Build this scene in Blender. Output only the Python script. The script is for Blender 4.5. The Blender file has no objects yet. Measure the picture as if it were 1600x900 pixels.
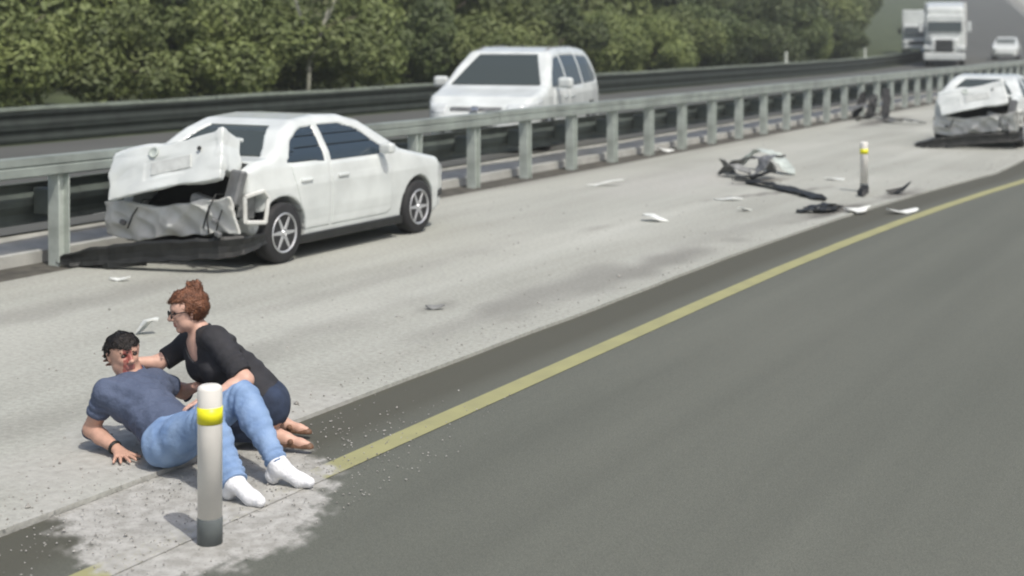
import bpy, bmesh, math, random
import numpy as np
from mathutils import Vector, Matrix
random.seed(7); RNG = np.random.default_rng(7)
S = bpy.context.scene
C = S.collection
R = math.radians

# ------------------------------------------------------------------ camera, sky, sun, exposure
TH = R(28.5)                      # the camera looks this far left of the road direction (+Y)
cam_d = bpy.data.cameras.new('camera'); cam = bpy.data.objects.new('camera', cam_d); C.objects.link(cam)
cam.location = (0, 0, 2.3); cam.rotation_euler = (R(90), 0, TH)
cam_d.sensor_width = 36; cam_d.lens = 51.75; cam_d.shift_y = -0.25
cam_d.clip_start = 0.1; cam_d.clip_end = 6000
cam_d.dof.use_dof = True; cam_d.dof.focus_distance = 8.2; cam_d.dof.aperture_fstop = 1.9
S.camera = cam
SUN_EL, SUN_AZ = R(58), R(118)    # azimuth measured clockwise from +Y (road direction)
w = bpy.data.worlds.new('World'); S.world = w; w.use_nodes = True
nt = w.node_tree; bg = nt.nodes['Background']
sky = nt.nodes.new('ShaderNodeTexSky'); sky.sky_type = 'NISHITA'; sky.sun_disc = False
sky.sun_elevation = SUN_EL; sky.sun_rotation = SUN_AZ; sky.dust_density = 4.0; sky.air_density = 1.0; sky.ozone_density = 1.0
nt.links.new(sky.outputs[0], bg.inputs[0]); bg.inputs[1].default_value = 0.13
sl = bpy.data.lights.new('sun', 'SUN'); sun = bpy.data.objects.new('sun', sl); C.objects.link(sun)
sl.energy = 3.0; sl.angle = R(0.6); sl.color = (1.0, 0.96, 0.89)
sd = Vector((math.sin(SUN_AZ)*math.cos(SUN_EL), math.cos(SUN_AZ)*math.cos(SUN_EL), math.sin(SUN_EL)))
sun.rotation_euler = sd.to_track_quat('Z', 'Y').to_euler(); sun.location = (30, -20, 60)
S.view_settings.view_transform = 'Standard'; S.view_settings.look = 'None'
S.view_settings.exposure = 0.22; S.view_settings.gamma = 1.0
S.cycles.filter_width = 2.0
S.cycles.max_bounces = 6

RT = np.array([math.cos(TH), math.sin(TH), 0.0]); FW = np.array([-math.sin(TH), math.cos(TH), 0.0])
def K(r, d, z=0.0):               # a point given as right / ahead / up of the spot the camera stands on
    return RT*r + FW*d + np.array([0, 0, z])

# ------------------------------------------------------------------ materials
def srgb(r, g, b):
    f = lambda c: (c/255/12.92) if c/255 <= 0.04045 else ((c/255+0.055)/1.055)**2.4
    return (f(r), f(g), f(b))
def mat(name, col, rough=0.6, var=0.0, scale=6.0, col2=None, bump=0.0, bscale=40.0, metal=0.0, coat=0.0, spec=0.5, rnd=0.0, detail=5.0, rough2=None):
    m = bpy.data.materials.new(name); m.use_nodes = True
    n = m.node_tree.nodes; l = m.node_tree.links; b = n['Principled BSDF']
    b.inputs['Roughness'].default_value = rough; b.inputs['Metallic'].default_value = metal
    b.inputs['Coat Weight'].default_value = coat; b.inputs['Specular IOR Level'].default_value = spec
    b.inputs['Base Color'].default_value = (*col, 1)
    tc = n.new('ShaderNodeTexCoord')
    if var > 0 or col2:
        no = n.new('ShaderNodeTexNoise'); no.inputs['Scale'].default_value = scale; no.inputs['Detail'].default_value = detail
        l.new(tc.outputs['Object'], no.inputs['Vector'])
        rp = n.new('ShaderNodeValToRGB')
        c2 = col2 if col2 else tuple(min(1, c*(1+var)) for c in col)
        c1 = col if col2 else tuple(c*(1-var) for c in col)
        rp.color_ramp.elements[0].color = (*c1, 1); rp.color_ramp.elements[1].color = (*c2, 1)
        rp.color_ramp.elements[0].position = 0.33; rp.color_ramp.elements[1].position = 0.67
        l.new(no.outputs['Fac'], rp.inputs[0]); out = rp.outputs[0]
        if rnd > 0:
            oi = n.new('ShaderNodeObjectInfo'); hs = n.new('ShaderNodeHueSaturation')
            mr = n.new('ShaderNodeMapRange'); mr.inputs[3].default_value = 1-rnd; mr.inputs[4].default_value = 1+rnd
            l.new(oi.outputs['Random'], mr.inputs[0]); l.new(mr.outputs[0], hs.inputs['Value']); l.new(out, hs.inputs['Color']); out = hs.outputs[0]
        l.new(out, b.inputs['Base Color'])
        if rough2 is not None:
            mr2 = n.new('ShaderNodeMapRange'); mr2.inputs[3].default_value = rough; mr2.inputs[4].default_value = rough2
            l.new(no.outputs['Fac'], mr2.inputs[0]); l.new(mr2.outputs[0], b.inputs['Roughness'])
    if bump > 0:
        n2 = n.new('ShaderNodeTexNoise'); n2.inputs['Scale'].default_value = bscale; n2.inputs['Detail'].default_value = 4
        l.new(tc.outputs['Object'], n2.inputs['Vector'])
        bp = n.new('ShaderNodeBump'); bp.inputs['Strength'].default_value = bump; bp.inputs['Distance'].default_value = 0.02
        l.new(n2.outputs['Fac'], bp.inputs['Height']); l.new(bp.outputs[0], b.inputs['Normal'])
    return m

M = {}
M['white_paint'] = mat('white_paint', (.60, .63, .61), .24, .09, 3.0, coat=.6, bump=.02, bscale=5)
M['dusty_white'] = mat('dusty_white', (.64, .66, .63), .5, .10, 5.0, coat=.1, bump=.05, bscale=12)
M['bare_panel'] = mat('bare_panel', (.52, .52, .48), .55, col2=(.64, .65, .62), scale=7, bump=.25, bscale=14)
M['glass'] = mat('car_glass', (.045, .055, .050), .05, spec=.8)
M['glass_side'] = mat('side_glass', (.03, .045, .06), .08, spec=.6)
M['black_plastic'] = mat('black_plastic', (.012, .013, .012), .55, .4, 9, bump=.1)
M['dark_void'] = mat('dark_lining', (.018, .018, .018), .8, .3, 8)
M['rubber'] = mat('rubber', (.018, .018, .019), .75, .25, 10)
M['rim'] = mat('alloy_rim', (.55, .56, .57), .35, .1, 6, metal=.6)
M['lamp'] = mat('lamp_lens', (.55, .58, .58), .12, .15, 12, coat=.5)
M['red_lens'] = mat('red_lens', (.35, .02, .02), .2)
M['plate'] = mat('plate_white', (.50, .52, .50), .4, .12, 14)
M['chrome'] = mat('chrome_trim', (.5, .5, .5), .2, metal=.9)
M['grey_metal'] = mat('grey_metal', (.16, .165, .165), .5, .25, 8, metal=.3, bump=.1)
M['galv'] = mat('galvanised_steel', (.46, .505, .465), .5, .22, 4.0, metal=.15, bump=.08, bscale=25)
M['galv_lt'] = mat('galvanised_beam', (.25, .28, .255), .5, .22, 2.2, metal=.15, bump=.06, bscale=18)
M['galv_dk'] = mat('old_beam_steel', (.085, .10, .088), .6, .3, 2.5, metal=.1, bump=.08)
M['dark_rail'] = mat('dark_rail_steel', (.018, .024, .019), .7, .35, 3.0)  # near-black tone for the far rail's posts and beams
M['rail_top'] = mat('pale_rail_top', (.20, .23, .19), .6, .2, 3.0)  # paler tone along the far rail's top edge
M['marker'] = mat('marker_white', (.55, .58, .52), .5, .1, 6)
M['yellow_band'] = mat('yellow_reflective', (.80, .76, .015), .4, .05, 20)
M['post_white'] = mat('post_white', (.72, .70, .65), .5, .07, 7)
M['post_grey'] = mat('post_base_grey', (.11, .125, .125), .6, .15, 9)
M['rail_base'] = mat('dark_strip', (.07, .066, .055), .95, .35, 5, bump=.5, bscale=20)  # dark tone for the ground strip at the foot of the near rail
M['kerb'] = mat('kerb_concrete', (.38, .38, .35), .85, .14, 4, bump=.2, bscale=30)
M['verge'] = mat('verge_grass', (.045, .06, .025), .95, .4, 1.2, bump=.6, bscale=9)
M['opp_road'] = mat('opposite_asphalt', (.075, .077, .07), .85, .12, .35, bump=.1, bscale=60)
M['pale_slope'] = mat('pale_cut_slope', (.36, .36, .34), .95, .18, .08, bump=.3, bscale=2)
M['line_white'] = mat('line_white', (.5, .5, .47), .7, .15, 4)
M['leaf_dark'] = mat('leaf_dark', (.046, .066, .022), .6, col2=(.092, .122, .038), scale=1.1, rnd=.25)
M['leaf_mid'] = mat('leaf_mid', (.08, .106, .030), .6, col2=(.165, .20, .058), scale=.9, rnd=.25)
M['leaf_yellow'] = mat('leaf_yellow', (.09, .105, .045), .6, col2=(.19, .205, .10), scale=1.0, rnd=.2)
M['bark'] = mat('bark', (.09, .075, .055), .9, .3, 6, bump=.5)
M['pale_bark'] = mat('pale_bark', (.34, .34, .27), .9, .2, 5)
M['cream'] = mat('cream_plaster', (.52, .50, .38), .9, .12, 1.5)
M['roof'] = mat('pale_roof', (.33, .36, .24), .8, .15, 2)
M['skin'] = mat('skin', (.50, .30, .225), .5, .12, 22, spec=.35)
M['skin_f'] = mat('skin_fair', (.56, .35, .27), .5, .10, 22, spec=.35)
M['skin_red'] = mat('skin_red_stained', (.26, .055, .045), .5, col2=(.44, .19, .145), scale=55)
M['lip'] = mat('lip', (.34, .14, .12), .5)
M['hair_dark'] = mat('hair_dark', (.016, .012, .010), .5, .5, 60, bump=.6, bscale=110)
M['hair_auburn'] = mat('hair_auburn', (.10, .038, .018), .45, col2=(.24, .10, .05), scale=35, bump=.6, bscale=110)
M['tshirt'] = mat('blue_grey_cotton', (.062, .082, .135), .9, col2=(.088, .112, .175), scale=6, bump=.7, bscale=26)
M['jeans'] = mat('faded_denim', (.135, .225, .40), .9, col2=(.24, .345, .52), scale=7, bump=.4, bscale=26)
M['black_top'] = mat('black_jersey', (.024, .024, .028), .85, .3, 8, bump=.35, bscale=20)
M['navy'] = mat('navy_trousers', (.022, .034, .065), .9, .3, 9, bump=.4, bscale=22)
M['sock'] = mat('white_sock', (.72, .73, .75), .9, .06, 20, bump=.4, bscale=60)
M['brown'] = mat('brown_leather', (.16, .085, .05), .6, .25, 14)
M['eye'] = mat('eye', (.03, .02, .016), .25)
M['debris_white'] = mat('debris_white', (.66, .68, .65), .5, .15, 9, bump=.2)
M['debris_grey'] = mat('debris_grey', (.2, .205, .2), .7, .3, 9, bump=.3)

def concrete_mat():
    m = bpy.data.materials.new('shoulder_concrete'); m.use_nodes = True
    n = m.node_tree.nodes; l = m.node_tree.links; b = n['Principled BSDF']; b.inputs['Roughness'].default_value = .9
    b.inputs['Specular IOR Level'].default_value = .25
    tc = n.new('ShaderNodeTexCoord')
    def noise(sc, det=5, sx=1.0, sy=1.0):
        mp = n.new('ShaderNodeMapping'); mp.inputs['Scale'].default_value = (sx, sy, 1)
        no = n.new('ShaderNodeTexNoise'); no.inputs['Scale'].default_value = sc; no.inputs['Detail'].default_value = det
        l.new(tc.outputs['Object'], mp.inputs[0]); l.new(mp.outputs[0], no.inputs['Vector']); return no.outputs['Fac']
    def ramp(f, c0, c1, p0, p1):
        r = n.new('ShaderNodeValToRGB'); e = r.color_ramp.elements
        e[0].color = (*c0, 1); e[1].color = (*c1, 1); e[0].position = p0; e[1].position = p1
        l.new(f, r.inputs[0]); return r.outputs[0]
    def mix(f, a, c, mode='MIX'):
        x = n.new('ShaderNodeMixRGB'); x.blend_type = mode
        if isinstance(f, float): x.inputs[0].default_value = f
        else: l.new(f, x.inputs[0])
        l.new(a, x.inputs[1]); l.new(c, x.inputs[2]); return x.outputs[0]
    big = ramp(noise(.45, 4, 1.3, .5), (.325, .332, .303), (.405, .412, .380), .32, .68)
    streak = ramp(noise(.8, 6, 2.6, .12), (.88, .875, .86), (1.05, 1.05, 1.045), .3, .7)
    fine = ramp(noise(26, 4), (.86, .86, .85), (1.08, 1.08, 1.07), .35, .66)
    grit = ramp(noise(95, 2), (.80, .80, .79), (1.05, 1.05, 1.05), .30, .52)
    c = mix(1.0, big, streak, 'MULTIPLY'); c = mix(1.0, c, fine, 'MULTIPLY'); c = mix(.7, c, grit, 'MULTIPLY')
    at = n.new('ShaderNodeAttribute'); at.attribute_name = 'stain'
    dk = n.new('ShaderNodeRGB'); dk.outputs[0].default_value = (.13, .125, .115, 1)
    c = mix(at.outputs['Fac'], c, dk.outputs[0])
    a2 = n.new('ShaderNodeAttribute'); a2.attribute_name = 'dust'
    du = ramp(noise(14, 6), (.31, .305, .28), (.45, .445, .42), .3, .7)
    c = mix(a2.outputs['Fac'], c, du)
    l.new(c, b.inputs['Base Color'])
    bp = n.new('ShaderNodeBump'); bp.inputs['Strength'].default_value = .35; bp.inputs['Distance'].default_value = .02
    l.new(noise(38, 5), bp.inputs['Height']); l.new(bp.outputs[0], b.inputs['Normal'])
    return m
def dusted(n, l, tc, col):          # lay the pale dust of attribute 'dust' over a colour, grainy at its edge
    at = n.new('ShaderNodeAttribute'); at.attribute_name = 'dust'
    no = n.new('ShaderNodeTexNoise'); no.inputs['Scale'].default_value = 70; no.inputs['Detail'].default_value = 5; l.new(tc.outputs['Object'], no.inputs['Vector'])
    ma = n.new('ShaderNodeMath'); ma.operation = 'MULTIPLY_ADD'; ma.inputs[1].default_value = 2.6; ma.inputs[2].default_value = -1.3; l.new(no.outputs['Fac'], ma.inputs[0])
    ga = n.new('ShaderNodeMath'); ga.operation = 'MULTIPLY'; l.new(at.outputs['Fac'], ga.inputs[0]); ga.inputs[1].default_value = 1.15
    ad = n.new('ShaderNodeMath'); ad.operation = 'ADD'; l.new(ga.outputs[0], ad.inputs[0])
    sc = n.new('ShaderNodeMath'); sc.operation = 'MULTIPLY'; l.new(ma.outputs[0], sc.inputs[0]); l.new(at.outputs['Fac'], sc.inputs[1]); l.new(sc.outputs[0], ad.inputs[1]); ad.use_clamp = True
    n2 = n.new('ShaderNodeTexNoise'); n2.inputs['Scale'].default_value = 14; n2.inputs['Detail'].default_value = 6; l.new(tc.outputs['Object'], n2.inputs['Vector'])
    r = n.new('ShaderNodeValToRGB'); e = r.color_ramp.elements; e[0].color = (.30, .295, .27, 1); e[1].color = (.43, .425, .40, 1); e[0].position = .35; e[1].position = .65; l.new(n2.outputs['Fac'], r.inputs[0])
    x = n.new('ShaderNodeMixRGB'); l.new(ad.outputs[0], x.inputs[0]); l.new(col, x.inputs[1]); l.new(r.outputs[0], x.inputs[2]); return x.outputs[0]
def asphalt_mat():
    m = bpy.data.materials.new('road_asphalt'); m.use_nodes = True
    n = m.node_tree.nodes; l = m.node_tree.links; b = n['Principled BSDF']; b.inputs['Roughness'].default_value = .8
    b.inputs['Specular IOR Level'].default_value = .35
    tc = n.new('ShaderNodeTexCoord')
    def layer(sc, c0, c1, p0, p1, sx=1, sy=1, det=5):
        mp = n.new('ShaderNodeMapping'); mp.inputs['Scale'].default_value = (sx, sy, 1)
        no = n.new('ShaderNodeTexNoise'); no.inputs['Scale'].default_value = sc; no.inputs['Detail'].default_value = det
        l.new(tc.outputs['Object'], mp.inputs[0]); l.new(mp.outputs[0], no.inputs['Vector'])
        r = n.new('ShaderNodeValToRGB'); e = r.color_ramp.elements
        e[0].color = (*c0, 1); e[1].color = (*c1, 1); e[0].position = p0; e[1].position = p1
        l.new(no.outputs['Fac'], r.inputs[0]); return r.outputs[0], no.outputs['Fac']
    a, _ = layer(.5, (.104, .110, .093), (.121, .126, .107), .3, .7, 1.2, .3)
    s, _ = layer(1.0, (.92, .92, .92), (1.05, 1.05, 1.05), .3, .7, 3.0, .10)
    g, gf = layer(150, (.62, .62, .62), (1.34, 1.34, 1.3), .32, .68, det=3)
    x = n.new('ShaderNodeMixRGB'); x.blend_type = 'MULTIPLY'; x.inputs[0].default_value = 1; l.new(a, x.inputs[1]); l.new(s, x.inputs[2])
    y = n.new('ShaderNodeMixRGB'); y.blend_type = 'MULTIPLY'; y.inputs[0].default_value = .8; l.new(x.outputs[0], y.inputs[1]); l.new(g, y.inputs[2])
    at = n.new('ShaderNodeAttribute'); at.attribute_name = 'grime'
    z = n.new('ShaderNodeMixRGB'); z.inputs[2].default_value = (.066, .064, .048, 1); l.new(at.outputs['Fac'], z.inputs[0]); l.new(y.outputs[0], z.inputs[1])
    l.new(dusted(n, l, tc, z.outputs[0]), b.inputs['Base Color'])
    bp = n.new('ShaderNodeBump'); bp.inputs['Strength'].default_value = .3; bp.inputs['Distance'].default_value = .01
    l.new(gf, bp.inputs['Height']); l.new(bp.outputs[0], b.inputs['Normal'])
    return m
def yellow_mat():
    m = bpy.data.materials.new('worn_yellow_paint'); m.use_nodes = True
    n = m.node_tree.nodes; l = m.node_tree.links; b = n['Principled BSDF']; b.inputs['Roughness'].default_value = .7
    tc = n.new('ShaderNodeTexCoord'); no = n.new('ShaderNodeTexNoise'); no.inputs['Scale'].default_value = 4; no.inputs['Detail'].default_value = 9
    l.new(tc.outputs['Object'], no.inputs['Vector'])
    r = n.new('ShaderNodeValToRGB'); e = r.color_ramp.elements
    e[0].color = (.25, .245, .125, 1); e[1].color = (.33, .32, .15, 1); e[0].position = .2; e[1].position = .8
    l.new(no.outputs['Fac'], r.inputs[0]); l.new(dusted(n, l, tc, r.outputs[0]), b.inputs['Base Color'])
    return m
M['concrete'] = concrete_mat(); M['asphalt'] = asphalt_mat(); M['yellow'] = yellow_mat()

# ------------------------------------------------------------------ object helpers
def link(name, me, m=None, parent=None):
    o = bpy.data.objects.new(name, me); C.objects.link(o)
    if m is not None and me is not None and hasattr(me, 'materials'):
        for k in (m if isinstance(m, (list, tuple)) else [m]): me.materials.append(k)
    if parent is not None: o.parent = parent
    return o
def tag(o, label, cat, group=None):
    o['label'] = label; o['category'] = cat
    if group: o['group'] = group
    return o
def thing(name, label, cat, loc=(0, 0, 0), rz=0.0, group=None):
    o = bpy.data.objects.new(name, None); C.objects.link(o); o.empty_display_size = .2
    o.location = tuple(float(a) for a in loc); o.rotation_euler = (0, 0, rz)
    return tag(o, label, cat, group)
def struct(o, kind='structure'):
    o['kind'] = kind; return o
def np_mesh(name, V, Q, smooth=True):
    me = bpy.data.meshes.new(name); V = np.asarray(V, np.float32); Q = np.asarray(Q, np.int32)
    me.vertices.add(len(V)); me.vertices.foreach_set('co', V.ravel())
    nq, k = Q.shape
    me.loops.add(nq*k); me.loops.foreach_set('vertex_index', Q.ravel())
    me.polygons.add(nq); me.polygons.foreach_set('loop_start', np.arange(0, nq*k, k, dtype=np.int32))
    try: me.polygons.foreach_set('loop_total', np.full(nq, k, np.int32))
    except Exception: pass
    me.polygons.foreach_set('use_smooth', np.full(nq, smooth, bool))
    me.update(calc_edges=True); me.validate(); return me
def bm_mesh(bm, name, smooth=False):
    me = bpy.data.meshes.new(name); bmesh.ops.recalc_face_normals(bm, faces=bm.faces); bm.to_mesh(me); bm.free()
    if smooth:
        for p in me.polygons: p.use_smooth = True
    return me
def add_box(bm, c, s, rot=None, bevel=0.0, seg=1):
    g = bmesh.ops.create_cube(bm, size=1.0)
    vs = g['verts']
    for v in vs: v.co = Vector((v.co.x*s[0], v.co.y*s[1], v.co.z*s[2]))
    if bevel > 0:
        es = list({e for v in vs for e in v.link_edges})
        r = bmesh.ops.bevel(bm, geom=es, offset=bevel, segments=seg, affect='EDGES', profile=.5)
        vs = list({v for f in r['faces'] for v in f.verts} | {v for v in vs if v.is_valid})
    mt = Matrix.Translation(Vector(c)) @ (rot.to_4x4() if rot is not None else Matrix())
    for v in vs: v.co = mt @ v.co
    return vs
def box_mesh(name, c, s, rot=None, bevel=0.0, seg=1):
    bm = bmesh.new(); add_box(bm, c, s, rot, bevel, seg); return bm_mesh(bm, name)
def sweep(bm, path, sect, up=Vector((0, 0, 1)), close=True, jit=0.0, scale=None):
    """closed cross-section (list of (side, up)) swept along path points"""
    rings = []; P = [Vector(p) for p in path]
    for i, p in enumerate(P):
        t = (P[min(i+1, len(P)-1)] - P[max(i-1, 0)]).normalized()
        s = t.cross(up)
        if s.length < 1e-4: s = Vector((1, 0, 0))
        s.normalize(); u = s.cross(t)
        k = scale[i] if scale else 1.0
        rings.append([bm.verts.new(p + s*(a*k + random.uniform(-jit, jit)) + u*(b*k + random.uniform(-jit, jit))) for a, b in sect])
    n = len(sect)
    for i in range(len(rings)-1):
        for j in range(n):
            bm.faces.new((rings[i][j], rings[i][(j+1) % n], rings[i+1][(j+1) % n], rings[i+1][j]))
    if close:
        bm.faces.new(rings[0][::-1]); bm.faces.new(rings[-1])
def circ(r, n=10, ry=None): return [(r*math.cos(2*math.pi*k/n), (ry or r)*math.sin(2*math.pi*k/n)) for k in range(n)]
def tube_mesh(name, path, r, n=8, scale=None):
    bm = bmesh.new(); sweep(bm, path, circ(r, n), scale=scale); return bm_mesh(bm, name, True)
def lathe_mesh(name, prof, n=20, axis='z'):
    bm = bmesh.new(); rings = []
    for r, z in prof:
        rings.append([bm.verts.new((r*math.cos(2*math.pi*k/n), r*math.sin(2*math.pi*k/n), z) if axis == 'z' else (r*math.cos(2*math.pi*k/n), z, r*math.sin(2*math.pi*k/n))) for k in range(n)])
    for a, b in zip(rings, rings[1:]):
        for k in range(n): bm.faces.new((a[k], a[(k+1) % n], b[(k+1) % n], b[k]))
    bm.faces.new(rings[0][::-1]); bm.faces.new(rings[-1])
    bmesh.ops.remove_doubles(bm, verts=bm.verts, dist=1e-5)
    me = bm_mesh(bm, name, True)
    return me
def copy_tree(o, parent=None):
    c = o.copy(); C.objects.link(c)
    if parent is not None: c.parent = parent
    for ch in list(o.children): copy_tree(ch, c)
    return c

# ------------------------------------------------------------------ signed-distance modelling (one continuous surface per mesh)
class Field:
    def __init__(s, lo, hi, h):
        s.h = h; s.lo = np.array(lo, np.float64); n = np.ceil((np.array(hi)-s.lo)/h).astype(int)+1
        s.n = n; s.F = np.full(tuple(n), 1.0, np.float32)
        s.ax = [s.lo[i] + h*np.arange(n[i]) for i in range(3)]
    def grid(s, sl=None):
        a = s.ax if sl is None else [s.ax[i][sl[i]] for i in range(3)]
        return np.meshgrid(*a, indexing='ij', sparse=True)
    def _sl(s, lo, hi):
        a = np.clip(np.floor((np.array(lo)-s.lo)/s.h).astype(int), 0, s.n); b = np.clip(np.ceil((np.array(hi)-s.lo)/s.h).astype(int)+1, 0, s.n)
        return tuple(slice(int(a[i]), int(b[i])) for i in range(3))
    def put(s, fn, lo, hi, k=0.02, op='add'):
        mg = 2*k + 3*s.h
        sl = s._sl(np.array(lo)-mg, np.array(hi)+mg)
        if any(q.stop <= q.start for q in sl): return
        d = fn(*s.grid(sl)).astype(np.float32); A = s.F[sl]
        if op == 'add':
            h = np.maximum(k-np.abs(A-d), 0)/k if k > 0 else 0
            s.F[sl] = np.minimum(A, d) - h*h*k*.25
        else:
            d = -d; h = np.maximum(k-np.abs(A-d), 0)/k if k > 0 else 0
            s.F[sl] = np.maximum(A, d) + h*h*k*.25
    def cap(s, a, b, ra, rb, k=0.02, op='add', fold=None):
        a = np.array(a, float); b = np.array(b, float); ab = b-a; L = max(ab@ab, 1e-9)
        def fn(X, Y, Z):
            t = np.clip(((X-a[0])*ab[0]+(Y-a[1])*ab[1]+(Z-a[2])*ab[2])/L, 0, 1)
            return np.sqrt((X-a[0]-t*ab[0])**2+(Y-a[1]-t*ab[1])**2+(Z-a[2]-t*ab[2])**2) - (ra+(rb-ra)*t)
        r = max(ra, rb); s.put(fn, np.minimum(a, b)-r, np.maximum(a, b)+r, k, op)
    def ell(s, c, rad, ax=None, k=0.02, op='add'):
        c = np.array(c, float); ax = np.eye(3) if ax is None else np.array(ax, float); m = min(rad); r = max(rad)
        def fn(X, Y, Z):
            q = [((X-c[0])*ax[i][0]+(Y-c[1])*ax[i][1]+(Z-c[2])*ax[i][2])/rad[i] for i in range(3)]
            l = np.sqrt(q[0]**2+q[1]**2+q[2]**2); g = np.sqrt((q[0]/rad[0])**2+(q[1]/rad[1])**2+(q[2]/rad[2])**2)
            return l*(l-1)/np.maximum(g, 1e-6)
        s.put(fn, c-r, c+r, k, op)
    def plane(s, p, nrm, k=0.0):          # cut away everything on the side the normal points to
        p = np.array(p, float); nrm = np.array(nrm, float); nrm = nrm/np.linalg.norm(nrm)
        X, Y, Z = s.grid(); d = ((X-p[0])*nrm[0]+(Y-p[1])*nrm[1]+(Z-p[2])*nrm[2]).astype(np.float32)
        s.F = np.maximum(s.F, d)
    def mesh(s, name):
        V, Q = nets(s.F, s.lo, s.h); return np_mesh(name, V, Q)
def nets(F, lo, h):
    F = np.pad(F, 1, constant_values=1.0); lo = np.array(lo)-h
    sgn = F < 0; a, b, c = F.shape
    cnt = np.zeros((a-1, b-1, c-1), np.int8)
    for i in (0, 1):
        for j in (0, 1):
            for k in (0, 1): cnt += sgn[i:a-1+i, j:b-1+j, k:c-1+k]
    act = (cnt > 0) & (cnt < 8); I = np.argwhere(act); n = len(I)
    ids = np.full(act.shape, -1, np.int32); ids[act] = np.arange(n)
    P = np.zeros((n, 3)); W = np.zeros(n)
    cs = [np.array(q) for q in ((0,0,0),(1,0,0),(0,1,0),(1,1,0),(0,0,1),(1,0,1),(0,1,1),(1,1,1))]
    val = [F[tuple((I+q).T)] for q in cs]
    for u, v in ((0,1),(2,3),(4,5),(6,7),(0,2),(1,3),(4,6),(5,7),(0,4),(1,5),(2,6),(3,7)):
        m = (val[u] < 0) != (val[v] < 0)
        t = val[u][m]/(val[u][m]-val[v][m])
        P[m] += cs[u] + (cs[v]-cs[u])*t[:, None]; W[m] += 1
    P = (I + P/W[:, None])*h + lo
    Q = []
    for ax in range(3):
        s0 = [slice(1, -1)]*3; s1 = [slice(1, -1)]*3
        s0[ax] = slice(0, -1); s1[ax] = slice(1, None)
        A = sgn[tuple(s0)]; B = sgn[tuple(s1)]
        E = np.argwhere(A != B); 
        if not len(E): continue
        neg = A[tuple(E.T)]
        o = E.copy(); others = [i for i in range(3) if i != ax]
        for i in others: o[:, i] += 1
        u, v = (ax+1) % 3, (ax+2) % 3
        def at(du, dv):
            q = o.copy(); q[:, u] += du; q[:, v] += dv; return ids[tuple(q.T)]
        q = np.stack([at(-1, -1), at(0, -1), at(0, 0), at(-1, 0)], 1)
        q[~neg] = q[~neg][:, ::-1]; Q.append(q)
    return P, np.concatenate(Q)
def ridge(X, Y, Z, f, seed=0):            # sharp creases
    return 1-2.4*np.abs(wob(X, Y, Z, f, seed))
def wob(X, Y, Z, f, seed=0):              # cheap smooth 3-D noise, about -1..1
    r = np.random.default_rng(seed); o = 0
    for i in range(5):
        d = r.normal(size=3); d = d/np.linalg.norm(d)*f*(0.7+.35*i); p = r.uniform(0, 6.28, 2); e = r.normal(size=3); e = e/np.linalg.norm(e)*f*.6
        o = o + np.sin(X*d[0]+Y*d[1]+Z*d[2]+p[0] + 1.3*np.sin(X*e[0]+Y*e[1]+Z*e[2]+p[1]))
    return o/3.2

def poly_sdf(pts, U, V):
    """signed distance to a polygon, negative inside"""
    pts = [np.array(p, float) for p in pts]; d = np.full(np.broadcast(U, V).shape, 1e9); ins = np.zeros(d.shape, bool)
    for i in range(len(pts)):
        a, b = pts[i], pts[i-1]; e = b-a; wu, wv = U-a[0], V-a[1]
        t = np.clip((wu*e[0]+wv*e[1])/max(e@e, 1e-9), 0, 1); d = np.minimum(d, (wu-e[0]*t)**2+(wv-e[1]*t)**2)
        c = (a[1] > V) != (b[1] > V)
        ins ^= c & (U < (b[0]-a[0])*(V-a[1])/((b[1]-a[1]) if abs(b[1]-a[1]) > 1e-9 else 1e-9)+a[0])
    d = np.sqrt(d); return np.where(ins, -d, d)
def film(sv, ov):                 # how thickly pale dust lies on the asphalt round the near bollard (0..1)
    pts = [(5.45, 5.7), (5.05, 5.05), (4.74, 4.60), (4.72, 4.28), (5.0, 4.08), (5.4, 4.06), (5.8, 4.20), (6.2, 4.50), (6.6, 4.9), (7.1, 5.7)]
    d = poly_sdf(pts, sv, ov) + .07*wob(sv, ov, sv*0, 3, 51)+.045*wob(sv, ov, sv*0, 10, 52)+.03*wob(sv, ov, sv*0, 33, 53)
    return np.clip(.5-(d+.05*wob(sv, ov, sv*0, 70, 54)+.03*wob(sv, ov, sv*0, 19, 56))/.10, 0, 1)*.95
# ------------------------------------------------------------------ road layout
CURVE_S, HEAD, CURVE_L, GRADE = 66.0, R(11.5), 70.0, 0.047
_SS = np.arange(-60, 900.5, .5); _hd = np.clip((_SS-CURVE_S)/CURVE_L, 0, 1)*HEAD
_gr = np.clip((_SS-CURVE_S-6)/90, 0, 1)*GRADE
_px = np.cumsum(-np.sin(_hd)*.5); _py = np.cumsum(np.cos(_hd)*.5); _pz = np.cumsum(_gr*.5)
_i0 = np.searchsorted(_SS, 0.0); _px -= _px[_i0]; _py -= _py[_i0]
def P(s, off, z=0.0):             # along the road, metres LEFT of the camera's line, height
    x = np.interp(s, _SS, _px); y = np.interp(s, _SS, _py); zz = np.interp(s, _SS, _pz); h = np.interp(s, _SS, _hd)
    return (float(x - off*math.cos(h)), float(y - off*math.sin(h)), float(zz + z))
def warp(s):                      # our carriageway eases to the right of the guardrail line a little way ahead
    return -np.minimum(.0045*np.clip(np.asarray(s)-12, 0, None)**2, .75)
def head(s): return float(np.interp(s, _SS, _hd))
def strip(name, offs, zs, m, s_list, parent=None, ease=False):
    V = [P(s, o + (float(warp(s)) if ease else 0), z) for s in s_list for o, z in zip(offs, zs)]; n = len(offs); Q = []
    for i in range(len(s_list)-1):
        for j in range(n-1):
            a = i*n+j; Q.append((a, a+n, a+n+1, a+1))
    return link(name, np_mesh(name, V, Q, False), m, parent)
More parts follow.
